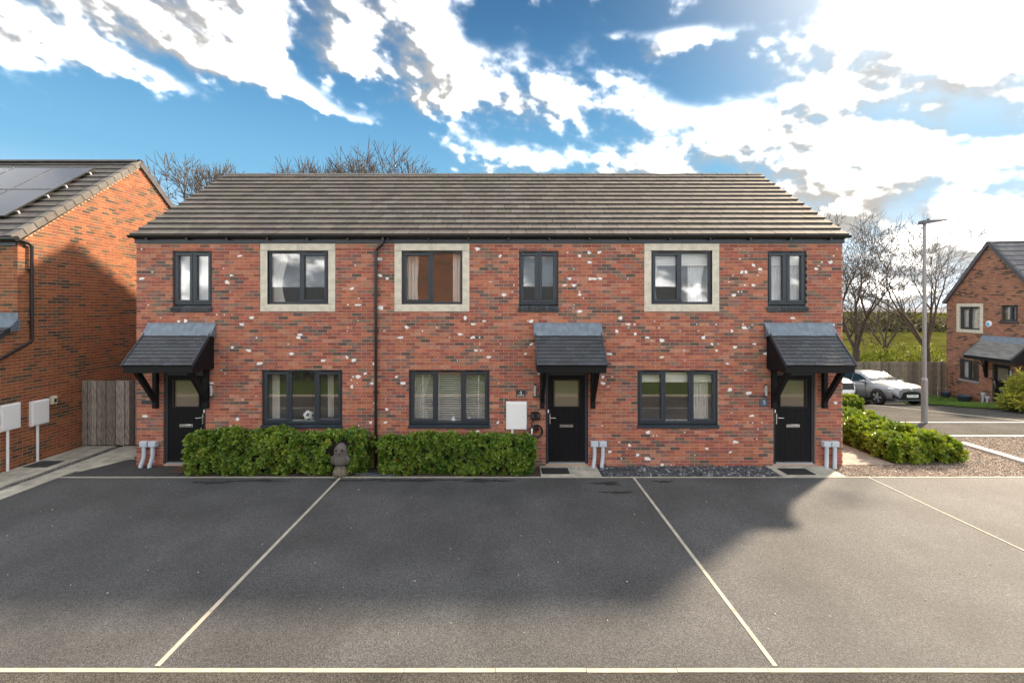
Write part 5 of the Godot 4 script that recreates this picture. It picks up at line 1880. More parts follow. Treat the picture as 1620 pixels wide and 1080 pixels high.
func owl(o: Node3D) -> void:
	var st := MB.new()
	st.lathe(Vector3(0, 0, 0), [Vector2(0.0, 0.0), Vector2(0.145, 0.0), Vector2(0.16, 0.05), Vector2(0.155, 0.12), Vector2(0.12, 0.19), Vector2(0.08, 0.225), Vector2(0, 0.23)], 18)
	build(st, "stump", M.statue_base, o)
	for k in 14:
		var a := TAU * k / 14.0
		var g := MB.new()
		g.tube([Vector3(cos(a) * 0.158, 0.01, sin(a) * 0.158), Vector3(cos(a) * 0.163, 0.08, sin(a) * 0.163), Vector3(cos(a) * 0.128, 0.18, sin(a) * 0.128)], [0.012, 0.014, 0.008], 5)
		build(g, "bark_ridge", M.statue_base, o)
	var b := MB.new()
	var rings := []
	var prof := [[0.20, 0.05, 0.05, 0.0], [0.215, 0.10, 0.09, 0.0], [0.26, 0.14, 0.12, 0.0], [0.33, 0.16, 0.135, 0.0], [0.39, 0.152, 0.128, 0.0], [0.435, 0.142, 0.118, 0.005], [0.455, 0.139, 0.115, 0.008], [0.475, 0.142, 0.115, 0.012], [0.53, 0.143, 0.116, 0.014], [0.59, 0.138, 0.11, 0.012], [0.645, 0.108, 0.09, 0.01], [0.69, 0.062, 0.055, 0.006], [0.712, 0.01, 0.01, 0.0]]
	for p in prof:
		var ring := []
		for k in 22:
			var a := -TAU * k / 22.0
			ring.append(Vector3(cos(a) * p[1], p[0], sin(a) * p[2] + p[3]))
		rings.append(ring)
	b.loft(rings)
	build(b, "body", M.statue, o)
	for s in [-1.0, 1.0]:
		var w := MB.new()
		w.tube([Vector3(s * 0.12, 0.45, 0.03), Vector3(s * 0.168, 0.37, 0.04), Vector3(s * 0.155, 0.28, 0.03), Vector3(s * 0.10, 0.21, -0.02)], [0.03, 0.05, 0.04, 0.012], 8)
		build(w, "wing", M.statue, o)
		var e := MB.new()
		e.tf = Transform3D(Basis(Vector3(1, 0, 0), PI / 2), Vector3(s * 0.058, 0.57, 0.098))
		e.lathe(Vector3.ZERO, [Vector2(0.055, 0.0), Vector2(0.052, 0.022), Vector2(0.036, 0.026), Vector2(0.032, 0.014), Vector2(0, 0.012)], 14)
		build(e, "eye_disc", M.statue, o)
		var pu := MB.new()
		pu.tf = e.tf
		pu.lathe(Vector3.ZERO, [Vector2(0.022, 0.010), Vector2(0.019, 0.020), Vector2(0, 0.024)], 12)
		build(pu, "pupil", M.black_plastic, o)
		var f := MB.new()
		for k in 3:
			f.tube([Vector3(s * 0.06 + (k - 1) * 0.022, 0.215, 0.10), Vector3(s * 0.06 + (k - 1) * 0.026, 0.20, 0.135)], [0.013, 0.007], 6)
		build(f, "foot", M.statue, o)
	var bk := MB.new()
	bk.tube([Vector3(0, 0.56, 0.115), Vector3(0, 0.535, 0.15), Vector3(0, 0.485, 0.142)], [0.028, 0.024, 0.004], 8)
	build(bk, "beak", M.statue, o)

# ---------------------------------------------------------------- beside the terrace
func make_right_side() -> void:
	var p := MB.new()
	sheet(p, 7.76, 9.05, -0.1, -8.0, 0.0, 0.5)
	struct(p, "side_path", mat("side_path", Color(0.42, 0.36, 0.30), 0.85, {"fine": "grain", "fine_m": 0.5, "coarse": "blotch", "coarse_m": 2.0, "bump": 0.1}))
	var g := MB.new()
	sheet(g, 7.36, 12.1, 0.638, -0.1, -0.012)
	sheet(g, 9.05, 12.1, -0.1, -2.44, -0.012)
	struct(g, "gravel_bed", M.gravel)
	var g2 := MB.new()
	sheet(g2, 12.3, 30.0, 0.638, -2.38, -0.012)
	struct(g2, "gravel_strip", M.gravel)
	var cols := [Color(0.32, 0.235, 0.175), Color(0.23, 0.165, 0.12), Color(0.40, 0.31, 0.24), Color(0.15, 0.11, 0.085), Color(0.50, 0.43, 0.36)]
	pebbles("loose_gravel", "brown gravel before the sunlit hedge", 7.4, 12.08, -2.0, 0.62, -0.012, 13000, 0.012, cols, 51, 0.6, func(q): return q.z > -0.08 or q.x > 10.5)
	pebbles("loose_gravel", "brown gravel between the white kerbs near the lamp", 12.34, 19.0, -2.36, 0.6, -0.012, 15000, 0.013, cols, 52, 0.6)
	# kerbs in lengths
	var k1 := Node3D.new()
	k1.name = "gravel_kerb"
	add_child(k1)
	k1.set_meta("kind", "structure")
	for k in 3:
		var b := MB.new()
		b.box(Vector3(12.1, -0.1, -1.7 + k * 0.78), Vector3(12.3, 0.05, -1.7 + (k + 1) * 0.78 - 0.005))
		build(b, "kerb_block", M.white_kerb, k1)
	for ln in [[12.5, 30.0, -2.42, 0.07, "road_kerb"], [12.2, 30.0, -3.92, 0.06, "road_line_kerb"]]:
		var o := Node3D.new()
		o.name = ln[4]
		add_child(o)
		o.set_meta("kind", "structure")
		var x: float = ln[0]
		while x < ln[1]:
			var b := MB.new()
			b.box(Vector3(x, -0.1, ln[2] - ln[3] * 0.5), Vector3(x + 0.91, 0.014, ln[2] + ln[3] * 0.5))
			build(b, "kerb_block", M.white_kerb, o)
			x += 0.915
	var k3 := Node3D.new()
	k3.name = "footpath_kerb"
	add_child(k3)
	k3.set_meta("kind", "structure")
	for k in 6:
		var z0 := -4.0 - k * 0.9
		var x0 := 16.6 - k * 0.12
		var b := MB.new()
		b.hexa([Vector3(x0 - 0.12, gy(z0 - 0.89) - 0.1, z0 - 0.89), Vector3(x0 - 0.02, gy(z0 - 0.89) - 0.1, z0 - 0.89), Vector3(x0 - 0.02, gy(z0 - 0.89) + 0.02, z0 - 0.89), Vector3(x0 - 0.12, gy(z0 - 0.89) + 0.02, z0 - 0.89),
			Vector3(x0, gy(z0) - 0.1, z0), Vector3(x0 + 0.10, gy(z0) - 0.1, z0), Vector3(x0 + 0.10, gy(z0) + 0.02, z0), Vector3(x0, gy(z0) + 0.02, z0)])
		build(b, "kerb_block", M.concrete, k3)
	# hedges
	var sunny := [Color(0.07, 0.15, 0.016), Color(0.30, 0.36, 0.04)]
	hedge("sunlit_hedge", "low sunlit hedge with large leaves along the side path", Vector3(9.12, 0, -5.2), Vector3(10.75, 0.44, -0.27), 2900, 0.125, sunny, 71, null, 0.12)
	hedge("small_hedge", "small low hedge between the terrace corner and the white car", Vector3(11.3, gy(-6.3), -6.8), Vector3(12.9, gy(-6.3) + 0.56, -5.9), 600, 0.11, sunny, 72, null, 0.12)
	bush("spiky_shrub", "yellow-green shrub with slender leaves at the picture edge", Vector3(20.1, gy(-6.0), -6.4), 1.25, 1.45, 900, 0.26, [Color(0.18, 0.22, 0.04), Color(0.42, 0.40, 0.06)], 73, 0.22)
	# grass strip by the far house
	var gr := MB.new()
	var zs := [-13.65, -12.5, -11.7, -10.6, -9.2, -8.2, -7.4]
	var xa := [20.8, 20.2, 19.6, 19.0, 18.6, 18.9, 19.6]
	var xb := [23.55, 23.4, 23.3, 23.1, 22.9, 22.6, 22.0]
	for k in zs.size() - 1:
		gr.quad(Vector3(xa[k + 1], gy(zs[k + 1]) + 0.03, zs[k + 1]), Vector3(xb[k + 1], gy(zs[k + 1]) + 0.03, zs[k + 1]), Vector3(xb[k], gy(zs[k]) + 0.03, zs[k]), Vector3(xa[k], gy(zs[k]) + 0.03, zs[k]))
	struct(gr, "lawn_strip", M.grass)
	var r := RandomNumberGenerator.new()
	r.seed = 5
	var pl := []
	var cl := []
	var bl := MB.new()
	for k in 5:
		var a := TAU * k / 5.0
		var o := Vector3(cos(a), 0, sin(a)) * 0.3
		bl.tri(o + Vector3(-0.09, 0, 0.02), o + Vector3(0.09, 0, -0.02), o * 2.0 + Vector3(0, 1, 0))
	while pl.size() < 5000:
		var z := r.randf_range(-13.6, -7.45)
		var j := 0
		while j < zs.size() - 2 and z > zs[j + 1]: j += 1
		var f: float = (z - zs[j]) / (zs[j + 1] - zs[j])
		var x := r.randf_range(lerpf(xa[j], xa[j + 1], f), lerpf(xb[j], xb[j + 1], f))
		var s := r.randf_range(0.05, 0.1)
		pl.append(Transform3D(Basis(Vector3.UP, r.randf() * TAU).scaled(Vector3(s, s, s)), Vector3(x, gy(z) + 0.03, z)))
		var q := r.randf_range(0.7, 1.3)
		cl.append(Color(0.11 * q, 0.19 * q, 0.03 * q))
	tag(scatter("grass", bl.mesh(), M.blade, pl, cl), "short green grass before the far house", "grass")
	# board fence in the distance
	var fe := thing("board_fence", "tall weathered board fence behind the parked cars", "fence", Vector3(12.0, gy(-13.8), -13.8))
	var xx := 0.0
	while xx < 11.95:
		var b := MB.new()
		var s := rng.randf_range(0.6, 1.35)
		var w := rng.randf_range(0.12, 0.15)
		b.col = Color(0.36 * s, 0.30 * s, 0.23 * s)
		var back := 0.0 if int(xx * 100) % 2 == 0 else -0.02
		b.slabbox(Vector3(xx, 0.02, back), Vector3(xx + w - 0.016, 1.86 + rng.randf() * 0.02, back + 0.022), 0.003)
		build(b, "board", M.fence, fe)
		xx += w
	for y in [0.3, 0.95, 1.6]:
		var b := MB.new()
		b.col = Color(0.16, 0.135, 0.11)
		b.box(Vector3(0, y, -0.08), Vector3(11.9, y + 0.09, -0.02))
		build(b, "rail", M.fence, fe)
	for k in 6:
		var b := MB.new()
		b.col = Color(0.16, 0.135, 0.11)
		b.box(Vector3(k * 2.2, -0.1, -0.18), Vector3(k * 2.2 + 0.1, 1.8, -0.085))
		build(b, "post", M.fence, fe)
	# street lamp
	var la := thing("street_lamp", "tall grey steel street lamp with a flat lantern", "street lamp", Vector3(13.32, 0, -3.96))
	var pb := MB.new()
	pb.tube([Vector3(0, -0.1, 0), Vector3(0, 1.35, 0)], [0.083], 16)
	pb.tube([Vector3(0, 1.34, 0), Vector3(0, 1.42, 0)], [0.083, 0.055], 16)
	pb.tube([Vector3(0, 1.40, 0), Vector3(0, 6.30, 0)], [0.055, 0.044], 16)
	build(pb, "column", M.lamp_steel, la)
	var db := MB.new()
	db.slabbox(Vector3(-0.04, 0.45, 0.06), Vector3(0.04, 1.0, 0.087), 0.004)
	build(db, "access_door", M.lamp_steel, la)
	var hb := MB.new()
	hb.hexa([Vector3(-0.12, 6.28, -0.12), Vector3(0.62, 6.40, -0.13), Vector3(0.62, 6.43, -0.12), Vector3(-0.10, 6.40, -0.10),
		Vector3(-0.12, 6.28, 0.12), Vector3(0.62, 6.40, 0.13), Vector3(0.62, 6.43, 0.12), Vector3(-0.10, 6.40, 0.10)])
	build(hb, "lantern", M.lamp_dark, la)
	var sb := MB.new()
	sb.tube([Vector3(0.12, 6.41, 0), Vector3(0.12, 6.47, 0)], [0.035], 10)
	build(sb, "photocell", M.lamp_dark, la)

# ---------------------------------------------------------------- things fixed to the terrace front
func lettering(text: String, size: float, depth: float, at: Vector3, parent: Node3D, material: Material, called := "numeral") -> void:
	var tm := TextMesh.new()
	tm.text = text
	var f := SystemFont.new()
	f.font_names = PackedStringArray(["Droid Serif"]) if called == "numeral" else PackedStringArray(["Droid Sans"])
	tm.font = f
	tm.font_size = 64
	tm.pixel_size = size / 64.0
	tm.depth = depth
	var o := put(called, tm, material, parent)
	o.position = at

func make_wall_fittings() -> void:
	var I := Basis()
	var mb := thing("meter_box", "white meter box on the terrace wall below the number 4", "meter box", Vector3(0.01, 0.85, 0.0), 0.0, "white meter boxes")
	var b := MB.new()
	b.slabbox(Vector3(0, 0, 0.003), Vector3(0.476, 0.64, 0.05), 0.012)
	build(b, "housing", M.white_plastic, mb)
	var d := MB.new()
	d.slabbox(Vector3(0.03, 0.02, 0.04), Vector3(0.455, 0.60, 0.06), 0.006)
	build(d, "cover", M.white_plastic, mb)
	var lk := MB.new()
	lk.tube([Vector3(0.40, 0.30, 0.055), Vector3(0.40, 0.30, 0.066)], [0.012], 8)
	build(lk, "lock", M.alu, mb)
	var dc := MB.new()
	dc.tube([Vector3(0.14, 0.01, 0.03), Vector3(0.14, -0.3, 0.03), Vector3(0.14, -0.86, 0.03)], [0.025], 10)
	build(dc, "duct", M.white_plastic, mb)
	var ch := thing("car_charger", "black wall-mounted car charger beside the middle door with its cable coiled", "car charger", Vector3(0.68, 1.17, 0.0))
	var cb := MB.new()
	var poly := PackedVector2Array()
	for k in 24:
		var a := TAU * k / 24.0
		var sx := signf(cos(a)) * pow(absf(cos(a)), 0.55)
		var sy := signf(sin(a)) * pow(absf(sin(a)), 0.55)
		poly.append(Vector2(sx * 0.105, sy * 0.098))
	cb.prism(poly, 0.004, 0.09)
	build(cb, "case", M.black_plastic, ch)
	for s in [-1.0, 1.0]:
		var st := MB.new()
		st.slabbox(Vector3(s * 0.06 - 0.006, -0.03, 0.088), Vector3(s * 0.06 + 0.006, 0.04, 0.096), 0.002)
		build(st, "trim_strip", M.chrome, ch)
	var co := MB.new()
	var pts := [Vector3(-0.03, -0.09, 0.05), Vector3(-0.09, -0.17, 0.06)]
	for k in 73:
		var a := PI * 0.75 + TAU * k / 24.0
		pts.append(Vector3(0.02 + cos(a) * (0.125 + 0.006 * (k / 24)), -0.335 + sin(a) * (0.135 + 0.008 * (k / 24)), 0.05 + 0.028 * (k / 24.0)))
	co.tube(pts, [0.016], 8)
	build(co, "cable", M.black_plastic, ch)
	var hk := MB.new()
	hk.slabbox(Vector3(-0.03, -0.32, 0.003), Vector3(0.07, -0.235, 0.14), 0.01)
	build(hk, "holster", M.black_plastic, ch)
	var pg := MB.new()
	pg.tube([Vector3(-0.085, -0.27, 0.12), Vector3(-0.09, -0.40, 0.12)], [0.022, 0.017], 10)
	build(pg, "plug", M.white_plastic, ch)
	# number plates
	var n4 := thing("house_number", "small slate plate with a white 4 above the meter box", "sign", Vector3(0.238, 1.605, 0.0))
	var p4 := MB.new()
	p4.slabbox(Vector3(0, 0, 0.004), Vector3(0.215, 0.15, 0.016), 0.003)
	p4.slabbox(Vector3(0, 0, 0.003), Vector3(0.215, 0.15, 0.012), 0.001) if false else null
	build(p4, "panel", M.slate_plate, n4)
	lettering("4", 0.105, 0.004, Vector3(0.1075, 0.09, 0.017), n4, M.plate_white)
	var u4 := MB.new()
	u4.box(Vector3(0.025, 0.022, 0.0155), Vector3(0.19, 0.034, 0.0185))
	build(u4, "line_of_lettering", M.plate_white, n4)
	var n5 := thing("house_number", "blue-grey plate with a white 5 beside the rightmost door", "sign", Vector3(5.83, 1.372, 0.0))
	var p5 := MB.new()
	p5.slabbox(Vector3(0, 0, 0.004), Vector3(0.205, 0.185, 0.016), 0.012)
	build(p5, "panel", M.blue_plate, n5)
	lettering("5", 0.12, 0.004, Vector3(0.1025, 0.098, 0.017), n5, M.plate_white)
	var n3 := thing("house_plate", "narrow blank dark plate beside the leftmost door", "sign", Vector3(-8.36, 1.43, 0.0))
	var p3 := MB.new()
	p3.slabbox(Vector3(0, 0, 0.004), Vector3(0.22, 0.09, 0.016), 0.003)
	build(p3, "panel", M.slate_plate, n3)
	wall_light(Vector3(0.675, 1.74, 0), I, "slim silver wall light beside the middle door")
	wall_light(Vector3(5.955, 1.74, 0), I, "slim silver wall light above the number 5")
	wall_light(Vector3(-6.735, 1.74, 0), I, "slim silver wall light beside the leftmost door")
	var names := ["leftmost", "middle", "rightmost"]
	var xs := [[-8.26, -8.06], [2.03, 2.22], [7.33, 7.515]]
	for k in 3:
		for j in 2:
			service_pipe(Vector3(xs[k][j], 0.0, 0.05), I, 0.59, "grey service pipe cover by the %s door, %s of the pair" % [names[k], "left" if j == 0 else "right"])

# ---------------------------------------------------------------- seen through the windows
func make_rooms_contents() -> void:
	var I := Basis()
	var t := get_node("brick_terrace")
	for x in GROUND_X:
		var wb := MB.new()
		wb.slabbox(Vector3(x - 0.92, 0.885, -0.36), Vector3(x + 0.92, 0.99, -0.118), 0.004)
		build(wb, "window_board", M.white_plastic, t)
	# football on the board of the first window
	var fb := thing("football", "white football with black spots on the inside window board", "football", Vector3(-4.64, 0.99 + 0.122, -0.25))
	var sp := MB.new()
	var prof := []
	for k in 17:
		var a := -PI / 2 + PI * k / 16.0
		prof.append(Vector2(maxf(cos(a) * 0.122, 0.0005), sin(a) * 0.122))
	sp.lathe(Vector3.ZERO, prof, 28)
	build(sp, "ball", M.white_plastic, fb)
	var gold := (1.0 + sqrt(5.0)) / 2.0
	for v: Vector3 in [Vector3(0, 1, gold), Vector3(0, -1, gold), Vector3(0, 1, -gold), Vector3(0, -1, -gold), Vector3(1, gold, 0), Vector3(-1, gold, 0), Vector3(1, -gold, 0), Vector3(-1, -gold, 0), Vector3(gold, 0, 1), Vector3(-gold, 0, 1), Vector3(gold, 0, -1), Vector3(-gold, 0, -1)]:
		var n := (Basis.from_euler(Vector3(0.2, 0.35, 0.15)) * v).normalized()
		var x := n.cross(Vector3(0.3, 0.9, 0.2)).normalized()
		var y := n.cross(x)
		var pb := MB.new()
		var ring := []
		for k in 5:
			var a := TAU * k / 5.0
			ring.append((n * 0.118 + (x * cos(a) + y * sin(a)) * 0.043).normalized() * 0.1265)
		pb.fan(ring, true)
		var mid := n * 0.1285
		for k in 5: pb.tri(mid, ring[k], ring[(k + 1) % 5])
		build(pb, "black_panel", M.black_plastic, fb)
	curtain(Vector3(-5.52, 1.0, -0.32), I, 0.17, 1.15, "white curtain at the edge of the football window, nearest the door", M.curtain, "curtain", 0.0, 3.0)
	curtain(Vector3(-4.30, 1.0, -0.55), I, 0.14, 1.15, "narrow cream curtain at the far edge of the football window", M.curtain, "curtain", 0.0, 2.0)
	# venetian blind in the middle window
	var vb := thing("venetian_blind", "white venetian blind filling the middle ground floor window", "blind", Vector3(-2.19, 1.0, -0.22))
	for k in 27:
		var s := MB.new()
		s.tf = Transform3D(Basis(Vector3(1, 0, 0), 0.25), Vector3(0, 0.03 + k * 0.042, 0))
		s.box(Vector3(0, -0.001, -0.02), Vector3(1.78, 0.001, 0.02))
		build(s, "slat", M.blind, vb)
	var hr := MB.new()
	hr.slabbox(Vector3(0, 1.155, -0.03), Vector3(1.78, 1.195, 0.03), 0.004)
	build(hr, "head_rail", M.blind, vb)
	for x in [0.25, 0.62, 1.15, 1.55]:
		var tp := MB.new()
		tp.box(Vector3(x, 0.02, 0.021), Vector3(x + 0.014, 1.16, 0.0225))
		build(tp, "ladder_tape", M.blind, vb)
	for o in [[-1.22, 0.10, "white cone ornament on the window board, nearer the middle"], [-0.86, 0.09, "white cone ornament on the window board, nearer the meter box"]]:
		var c := MB.new()
		c.lathe(Vector3.ZERO, [Vector2(0.0, 0.0), Vector2(0.07, 0.0), Vector2(0.05, 0.03), Vector2(0.055, 0.035), Vector2(0.03, 0.075), Vector2(0.034, 0.08), Vector2(0.0, 0.13)], 14)
		var on := build(c, "cone_ornament", M.white_plastic)
		on.position = Vector3(o[0], 0.99, -0.165)
		tag(on, o[2], "ornament", "white ornaments on the window board")
	curtain(Vector3(-2.20, 1.0, -0.42), I, 0.42, 1.2, "white gathered curtain in the middle ground floor window", M.curtain, "curtain", 0.35, 5.0)
	# blinds and curtains of the end house
	roman("pale pleated blind at the head of the rightmost ground floor window", Vector3(3.06, 1.90, -0.2), 1.79, 0.28)
	curtain(Vector3(4.36, 1.0, -0.3), I, 0.42, 1.15, "pale vertical curtain in the rightmost ground floor window", M.curtain, "curtain", 0.0, 6.0)
	roman("pale blind at the head of the rightmost stone-framed window", Vector3(3.36, 4.62, -0.2), 1.36, 0.32)
	curtain(Vector3(4.28, 3.74, -0.26), I, 0.42, 1.15, "net curtain in the rightmost stone-framed window", M.net, "net_curtain", 0.25, 6.0)
	curtain(Vector3(3.37, 3.74, -0.26), I, 0.22, 1.15, "narrow net curtain in the rightmost stone-framed window", M.net, "net_curtain", 0.3, 3.0)
	roman("short blind at the head of the rightmost narrow window", Vector3(6.05, 4.62, -0.2), 0.84, 0.28)
	curtain(Vector3(6.05, 3.80, -0.24), I, 0.84, 1.1, "net curtain across the rightmost narrow window", M.net, "net_curtain", 0.0, 9.0)
	# first house upstairs
	curtain(Vector3(-7.62, 3.74, -0.2), I, 0.84, 1.18, "plain white screen behind the leftmost narrow window", M.net, "net_curtain", 0.0, 0.0)
	curtain(Vector3(-5.45, 3.74, -0.26), I, 0.34, 1.18, "white curtain swept aside in the leftmost stone-framed window", M.curtain, "curtain", 0.45, 4.0)
	curtain(Vector3(-2.37, 3.74, -0.26), I, 0.33, 1.18, "white curtain in the middle stone-framed window, nearest the downpipe", M.curtain, "curtain", 0.1, 4.0)
	curtain(Vector3(-1.24, 3.74, -0.26), I, 0.22, 1.18, "white curtain in the middle stone-framed window, far from the downpipe", M.curtain, "curtain", 0.1, 3.0)

func roman(label: String, at: Vector3, w: float, h: float) -> void:
	var o := thing("roman_blind", label, "blind", at, 0.0, "pale blinds in the end house")
	var n := 6
	for k in n:
		var b := MB.new()
		b.slabbox(Vector3(0, h * k / n, -0.01), Vector3(w, h * (k + 1) / n - 0.003, 0.012 + 0.004 * (k % 2)), 0.006)
		build(b, "pleat", M.blind, o)

# ---------------------------------------------------------------- parked cars
func car_top(z: float) -> float:
	var k := [[0.95, 0.96], [0.55, 1.20], [0.15, 1.41], [-0.25, 1.485], [-0.9, 1.495], [-1.45, 1.44], [-1.72, 1.26], [-1.93, 0.98]]
	for j in k.size() - 1:
		if z <= k[j][0] and z >= k[j + 1][0]:
			return lerpf(k[j][1], k[j + 1][1], (z - k[j][0]) / (k[j + 1][0] - k[j][0]))
	return 0.96

func car_half(y: float) -> float:   # half width of the cabin at height y
	return lerpf(0.79, 0.56, clampf((y - 0.9) / 0.58, 0.0, 1.0))

func make_car(called: String, label: String, at: Vector3, turn: float, tilt: float, scale: Vector3, paint: Material, plate: String, big_grille: bool) -> void:
	var o := thing(called, label, "car", at, turn)
	o.basis = Basis(Vector3.UP, turn) * Basis(Vector3(1, 0, 0), tilt)
	var S := Transform3D(Basis().scaled(scale), Vector3.ZERO)
	var st := [[1.985, 0.58, 0.26, 0.44, 0.60, 0.68], [1.93, 0.72, 0.21, 0.44, 0.63, 0.74], [1.80, 0.80, 0.19, 0.46, 0.68, 0.80], [1.5, 0.855, 0.18, 0.50, 0.75, 0.88], [1.05, 0.872, 0.18, 0.52, 0.82, 0.94], [0.8, 0.875, 0.18, 0.52, 0.85, 0.965], [0.0, 0.872, 0.18, 0.52, 0.89, 0.965], [-1.2, 0.872, 0.18, 0.55, 0.93, 0.97], [-1.7, 0.845, 0.22, 0.58, 0.93, 0.98], [-1.9, 0.79, 0.28, 0.6, 0.92, 0.98], [-1.97, 0.68, 0.34, 0.6, 0.86, 0.93]]
	var rings := []
	for s in st:
		var h := [Vector2(s[1] * 0.8, s[2]), Vector2(s[1] * 0.96, s[2] + 0.07), Vector2(s[1] * 0.985, s[2] + 0.18), Vector2(s[1], s[3] + 0.08), Vector2(s[1] * 0.985, s[4] - 0.05), Vector2(s[1] * 0.95, s[4] + 0.01), Vector2(s[1] * 0.84, s[5]), Vector2(s[1] * 0.4, s[5] + 0.03)]
		var ring := []
		for p in h: ring.append(Vector3(p.x, p.y, s[0]))
		for k in range(h.size() - 1, -1, -1): ring.append(Vector3(-h[k].x, h[k].y, s[0]))
		rings.append(ring)
	var b := MB.new()
	b.tf = S
	b.loft(rings, true, true)
	b.fan(rings[0], true)
	b.fan(rings[-1], false)
	build(b, "body", paint, o)
	var g := MB.new()
	g.tf = S
	var gr := []
	for z in [0.95, 0.75, 0.55, 0.35, 0.15, -0.05, -0.25, -0.6, -0.9, -1.2, -1.45, -1.6, -1.72, -1.93]:
		var top := car_top(z)
		var ring := []
		var hs := [Vector2(0.80, 0.90), Vector2(car_half(lerpf(0.9, top, 0.5)), lerpf(0.9, top, 0.5)), Vector2(car_half(top) + 0.02, top - 0.06), Vector2(car_half(top) - 0.03, top - 0.015), Vector2(car_half(top) * 0.5, top + 0.008)]
		for p in hs: ring.append(Vector3(p.x, p.y, z))
		for k in range(hs.size() - 1, -1, -1): ring.append(Vector3(-hs[k].x, hs[k].y, z))
		gr.append(ring)
	g.loft(gr, false, true)
	build(g, "cabin", paint, o)
	var ws := MB.new()
	ws.tf = S
	var zs := [0.84, 0.62, 0.40, 0.20]
	for k in 3:
		var a: float = zs[k]
		var e: float = zs[k + 1]
		var ya := car_top(a) + 0.022
		var ye := car_top(e) + 0.022
		var xa := car_half(ya) - 0.09
		var xe := car_half(ye) - 0.045
		ws.quad(Vector3(-xa, ya, a), Vector3(xa, ya, a), Vector3(xe, ye, e), Vector3(-xe, ye, e))
	build(ws, "windscreen", M.car_glass, o)
	for sd in [-1.0, 1.0]:
		for sp in [[0.52, -0.22], [-0.28, -0.98], [-1.04, -1.42]]:
			var w := MB.new()
			w.tf = S
			var n := 4
			for k in n:
				var a := lerpf(sp[0], sp[1], float(k) / n)
				var e := lerpf(sp[0], sp[1], float(k + 1) / n)
				var ta := car_top(a) - 0.10
				var te := car_top(e) - 0.10
				var pa := Vector3(sd * (car_half(0.99) + 0.022), 0.985, a)
				var pe := Vector3(sd * (car_half(0.99) + 0.022), 0.985, e)
				var qa := Vector3(sd * (car_half(ta) + 0.026), maxf(ta, 0.99), a)
				var qe := Vector3(sd * (car_half(te) + 0.026), maxf(te, 0.99), e)
				if sd > 0: w.quad(pa, pe, qe, qa)
				else: w.quad(pe, pa, qa, qe)
			build(w, "side_window", M.car_glass, o)
		var hl := MB.new()
		hl.tf = S
		var x0: float = sd * 0.40
		var x1: float = sd * 0.80
		var pts := [Vector3(x0, 0.63, 1.95), Vector3(x1, 0.66, 1.74), Vector3(x1, 0.74, 1.66), Vector3(x0, 0.70, 1.93)]
		if sd < 0: pts.reverse()
		var out := Vector3(sd * 0.045, 0.03, 0.06)
		hl.quad(pts[0] + out, pts[1] + out, pts[2] + out, pts[3] + out)
		for k in 4:
			hl.quad(pts[k], pts[(k + 1) % 4], pts[(k + 1) % 4] + out, pts[k] + out)
		build(hl, "headlight", M.headlamp, o)
		var fg := MB.new()
		fg.tf = S
		var fp := [Vector3(sd * 0.56, 0.27, 2.0), Vector3(sd * 0.80, 0.30, 1.86), Vector3(sd * 0.79, 0.50, 1.90), Vector3(sd * 0.62, 0.36, 1.99)]
		if sd < 0: fp.reverse()
		fg.quad(fp[0], fp[1], fp[2], fp[3])
		build(fg, "fog_lamp_recess", M.black_plastic, o)
		var mr := MB.new()
		mr.tf = S
		mr.slabbox(Vector3(minf(sd * 0.86, sd * 1.03), 0.94, 0.50), Vector3(maxf(sd * 0.86, sd * 1.03), 1.06, 0.66), 0.03)
		build(mr, "wing_mirror", paint, o)
		var ma := MB.new()
		ma.tf = S
		ma.box(Vector3(minf(sd * 0.76, sd * 0.9), 0.93, 0.52), Vector3(maxf(sd * 0.76, sd * 0.9), 0.955, 0.60))
		build(ma, "mirror_arm", M.black_plastic, o)
		var sk := MB.new()
		sk.tf = S
		sk.box(Vector3(minf(sd * 0.80, sd * 0.875), 0.17, -1.0), Vector3(maxf(sd * 0.80, sd * 0.875), 0.24, 0.85))
		build(sk, "sill_trim", M.black_plastic, o)
		var dl := MB.new()
		dl.tf = S
		for z in [0.62, -0.25, -1.0]:
			dl.box(Vector3(minf(sd * 0.85, sd * 0.879), 0.30, z - 0.005), Vector3(maxf(sd * 0.85, sd * 0.879), 0.93, z + 0.005))
		build(dl, "door_gap", M.black_plastic, o)
		for zz in [1.22, -1.32]:
			var ar := MB.new()
			ar.tf = S * Transform3D(Basis(Vector3(0, 0, 1), -PI / 2 * sd), Vector3(sd * 0.80, 0.33, zz))
			ar.lathe(Vector3.ZERO, [Vector2(0.375, 0.0), Vector2(0.375, 0.082), Vector2(0.0, 0.082)], 26)
			build(ar, "wheel_arch", M.black_plastic, o)
			var wh := node("wheel", o)
			var wt := S * Transform3D(Basis(Vector3(0, 0, 1), -PI / 2 * sd), Vector3(sd * 0.80, 0.315, zz))
			var ty := MB.new()
			ty.tf = wt
			ty.lathe(Vector3.ZERO, [Vector2(0.315, 0.0), Vector2(0.317, 0.10), Vector2(0.29, 0.115), Vector2(0.225, 0.112), Vector2(0.22, 0.09), Vector2(0.0, 0.088)], 26)
			build(ty, "tyre", M.tyre, wh)
			for k in 5:
				var rm := MB.new()
				rm.tf = wt * Transform3D(Basis(Vector3.UP, TAU * k / 5.0), Vector3.ZERO)
				rm.hexa([Vector3(-0.03, 0.09, 0.02), Vector3(0.03, 0.09, 0.02), Vector3(0.03, 0.112, 0.02), Vector3(-0.03, 0.112, 0.02),
					Vector3(-0.05, 0.09, 0.215), Vector3(0.05, 0.09, 0.215), Vector3(0.05, 0.108, 0.215), Vector3(-0.05, 0.108, 0.215)])
				build(rm, "spoke", M.alu, wh)
			var hbm := MB.new()
			hbm.tf = wt
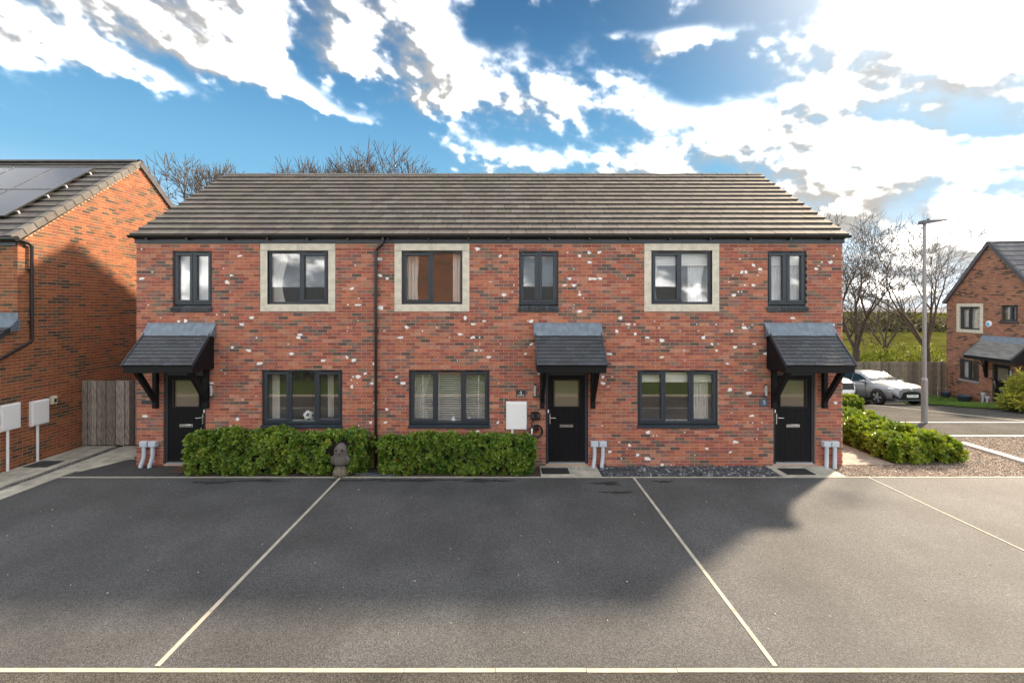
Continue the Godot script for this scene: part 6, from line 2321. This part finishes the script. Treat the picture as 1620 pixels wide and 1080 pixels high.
			hbm.lathe(Vector3.ZERO, [Vector2(0.05, 0.09), Vector2(0.045, 0.118), Vector2(0.0, 0.12)], 14)
			build(hbm, "hub", M.alu, wh)
	var gl := MB.new()
	gl.tf = S
	if big_grille:
		gl.prism(PackedVector2Array([Vector2(-0.62, 0.50), Vector2(0.62, 0.50), Vector2(0.60, 0.73), Vector2(-0.60, 0.73)]), 1.90, 2.0)
	else:
		gl.prism(PackedVector2Array([Vector2(-0.60, 0.25), Vector2(0.60, 0.25), Vector2(0.52, 0.34), Vector2(0.36, 0.56), Vector2(0.15, 0.605), Vector2(-0.15, 0.605), Vector2(-0.36, 0.56), Vector2(-0.52, 0.34)]), 1.94, 2.015)
	build(gl, "grille", M.black_plastic, o)
	var low := MB.new()
	low.tf = S
	low.slabbox(Vector3(-0.66, 0.19, 1.84), Vector3(0.66, 0.245, 1.99), 0.015)
	build(low, "bumper_lip", paint if not big_grille else M.black_plastic, o)
	if plate:
		var pn := node("number_plate", o, Vector3(0.0, 0.40 * scale.y, 2.02 * scale.z))
		var pb := MB.new()
		pb.box(Vector3(-0.26, -0.056, 0.0), Vector3(0.26, 0.056, 0.012))
		build(pb, "plate", M.plate_white, pn)
		lettering(plate, 0.105, 0.003, Vector3(0.0, 0.0, 0.0135), pn, M.black_plastic, "lettering")
	var em := MB.new()
	em.tf = S
	var er := []
	for k in 17:
		var a := TAU * k / 16.0
		er.append(Vector3(cos(a) * (0.075 if big_grille else 0.06), (0.615 if big_grille else 0.655) + sin(a) * (0.075 if big_grille else 0.04), 2.01 if big_grille else 1.995))
	em.tube(er, [0.012], 6, false)
	build(em, "emblem", M.chrome, o)
	var af := MB.new()
	af.tf = S
	af.hexa([Vector3(-0.02, 1.44, -1.35), Vector3(0.02, 1.44, -1.35), Vector3(0.01, 1.54, -1.38), Vector3(-0.01, 1.54, -1.38), Vector3(-0.02, 1.46, -1.15), Vector3(0.02, 1.46, -1.15), Vector3(0.01, 1.545, -1.36), Vector3(-0.01, 1.545, -1.36)])
	build(af, "aerial", paint, o)

func make_cars() -> void:
	make_car("parked_car", "silver hatchback parked in front of the board fence behind the street lamp", Vector3(17.62, -0.87, -11.2), 0.06, -0.125, Vector3(1, 1, 1), M.silver, "FE72 WPL", false)
	make_car("parked_car", "white car with a dark grille half hidden by the terrace corner", Vector3(14.95, -0.88, -11.85), 0.0, -0.10, Vector3(1.06, 1.27, 1.08), M.white_paint, "", true)
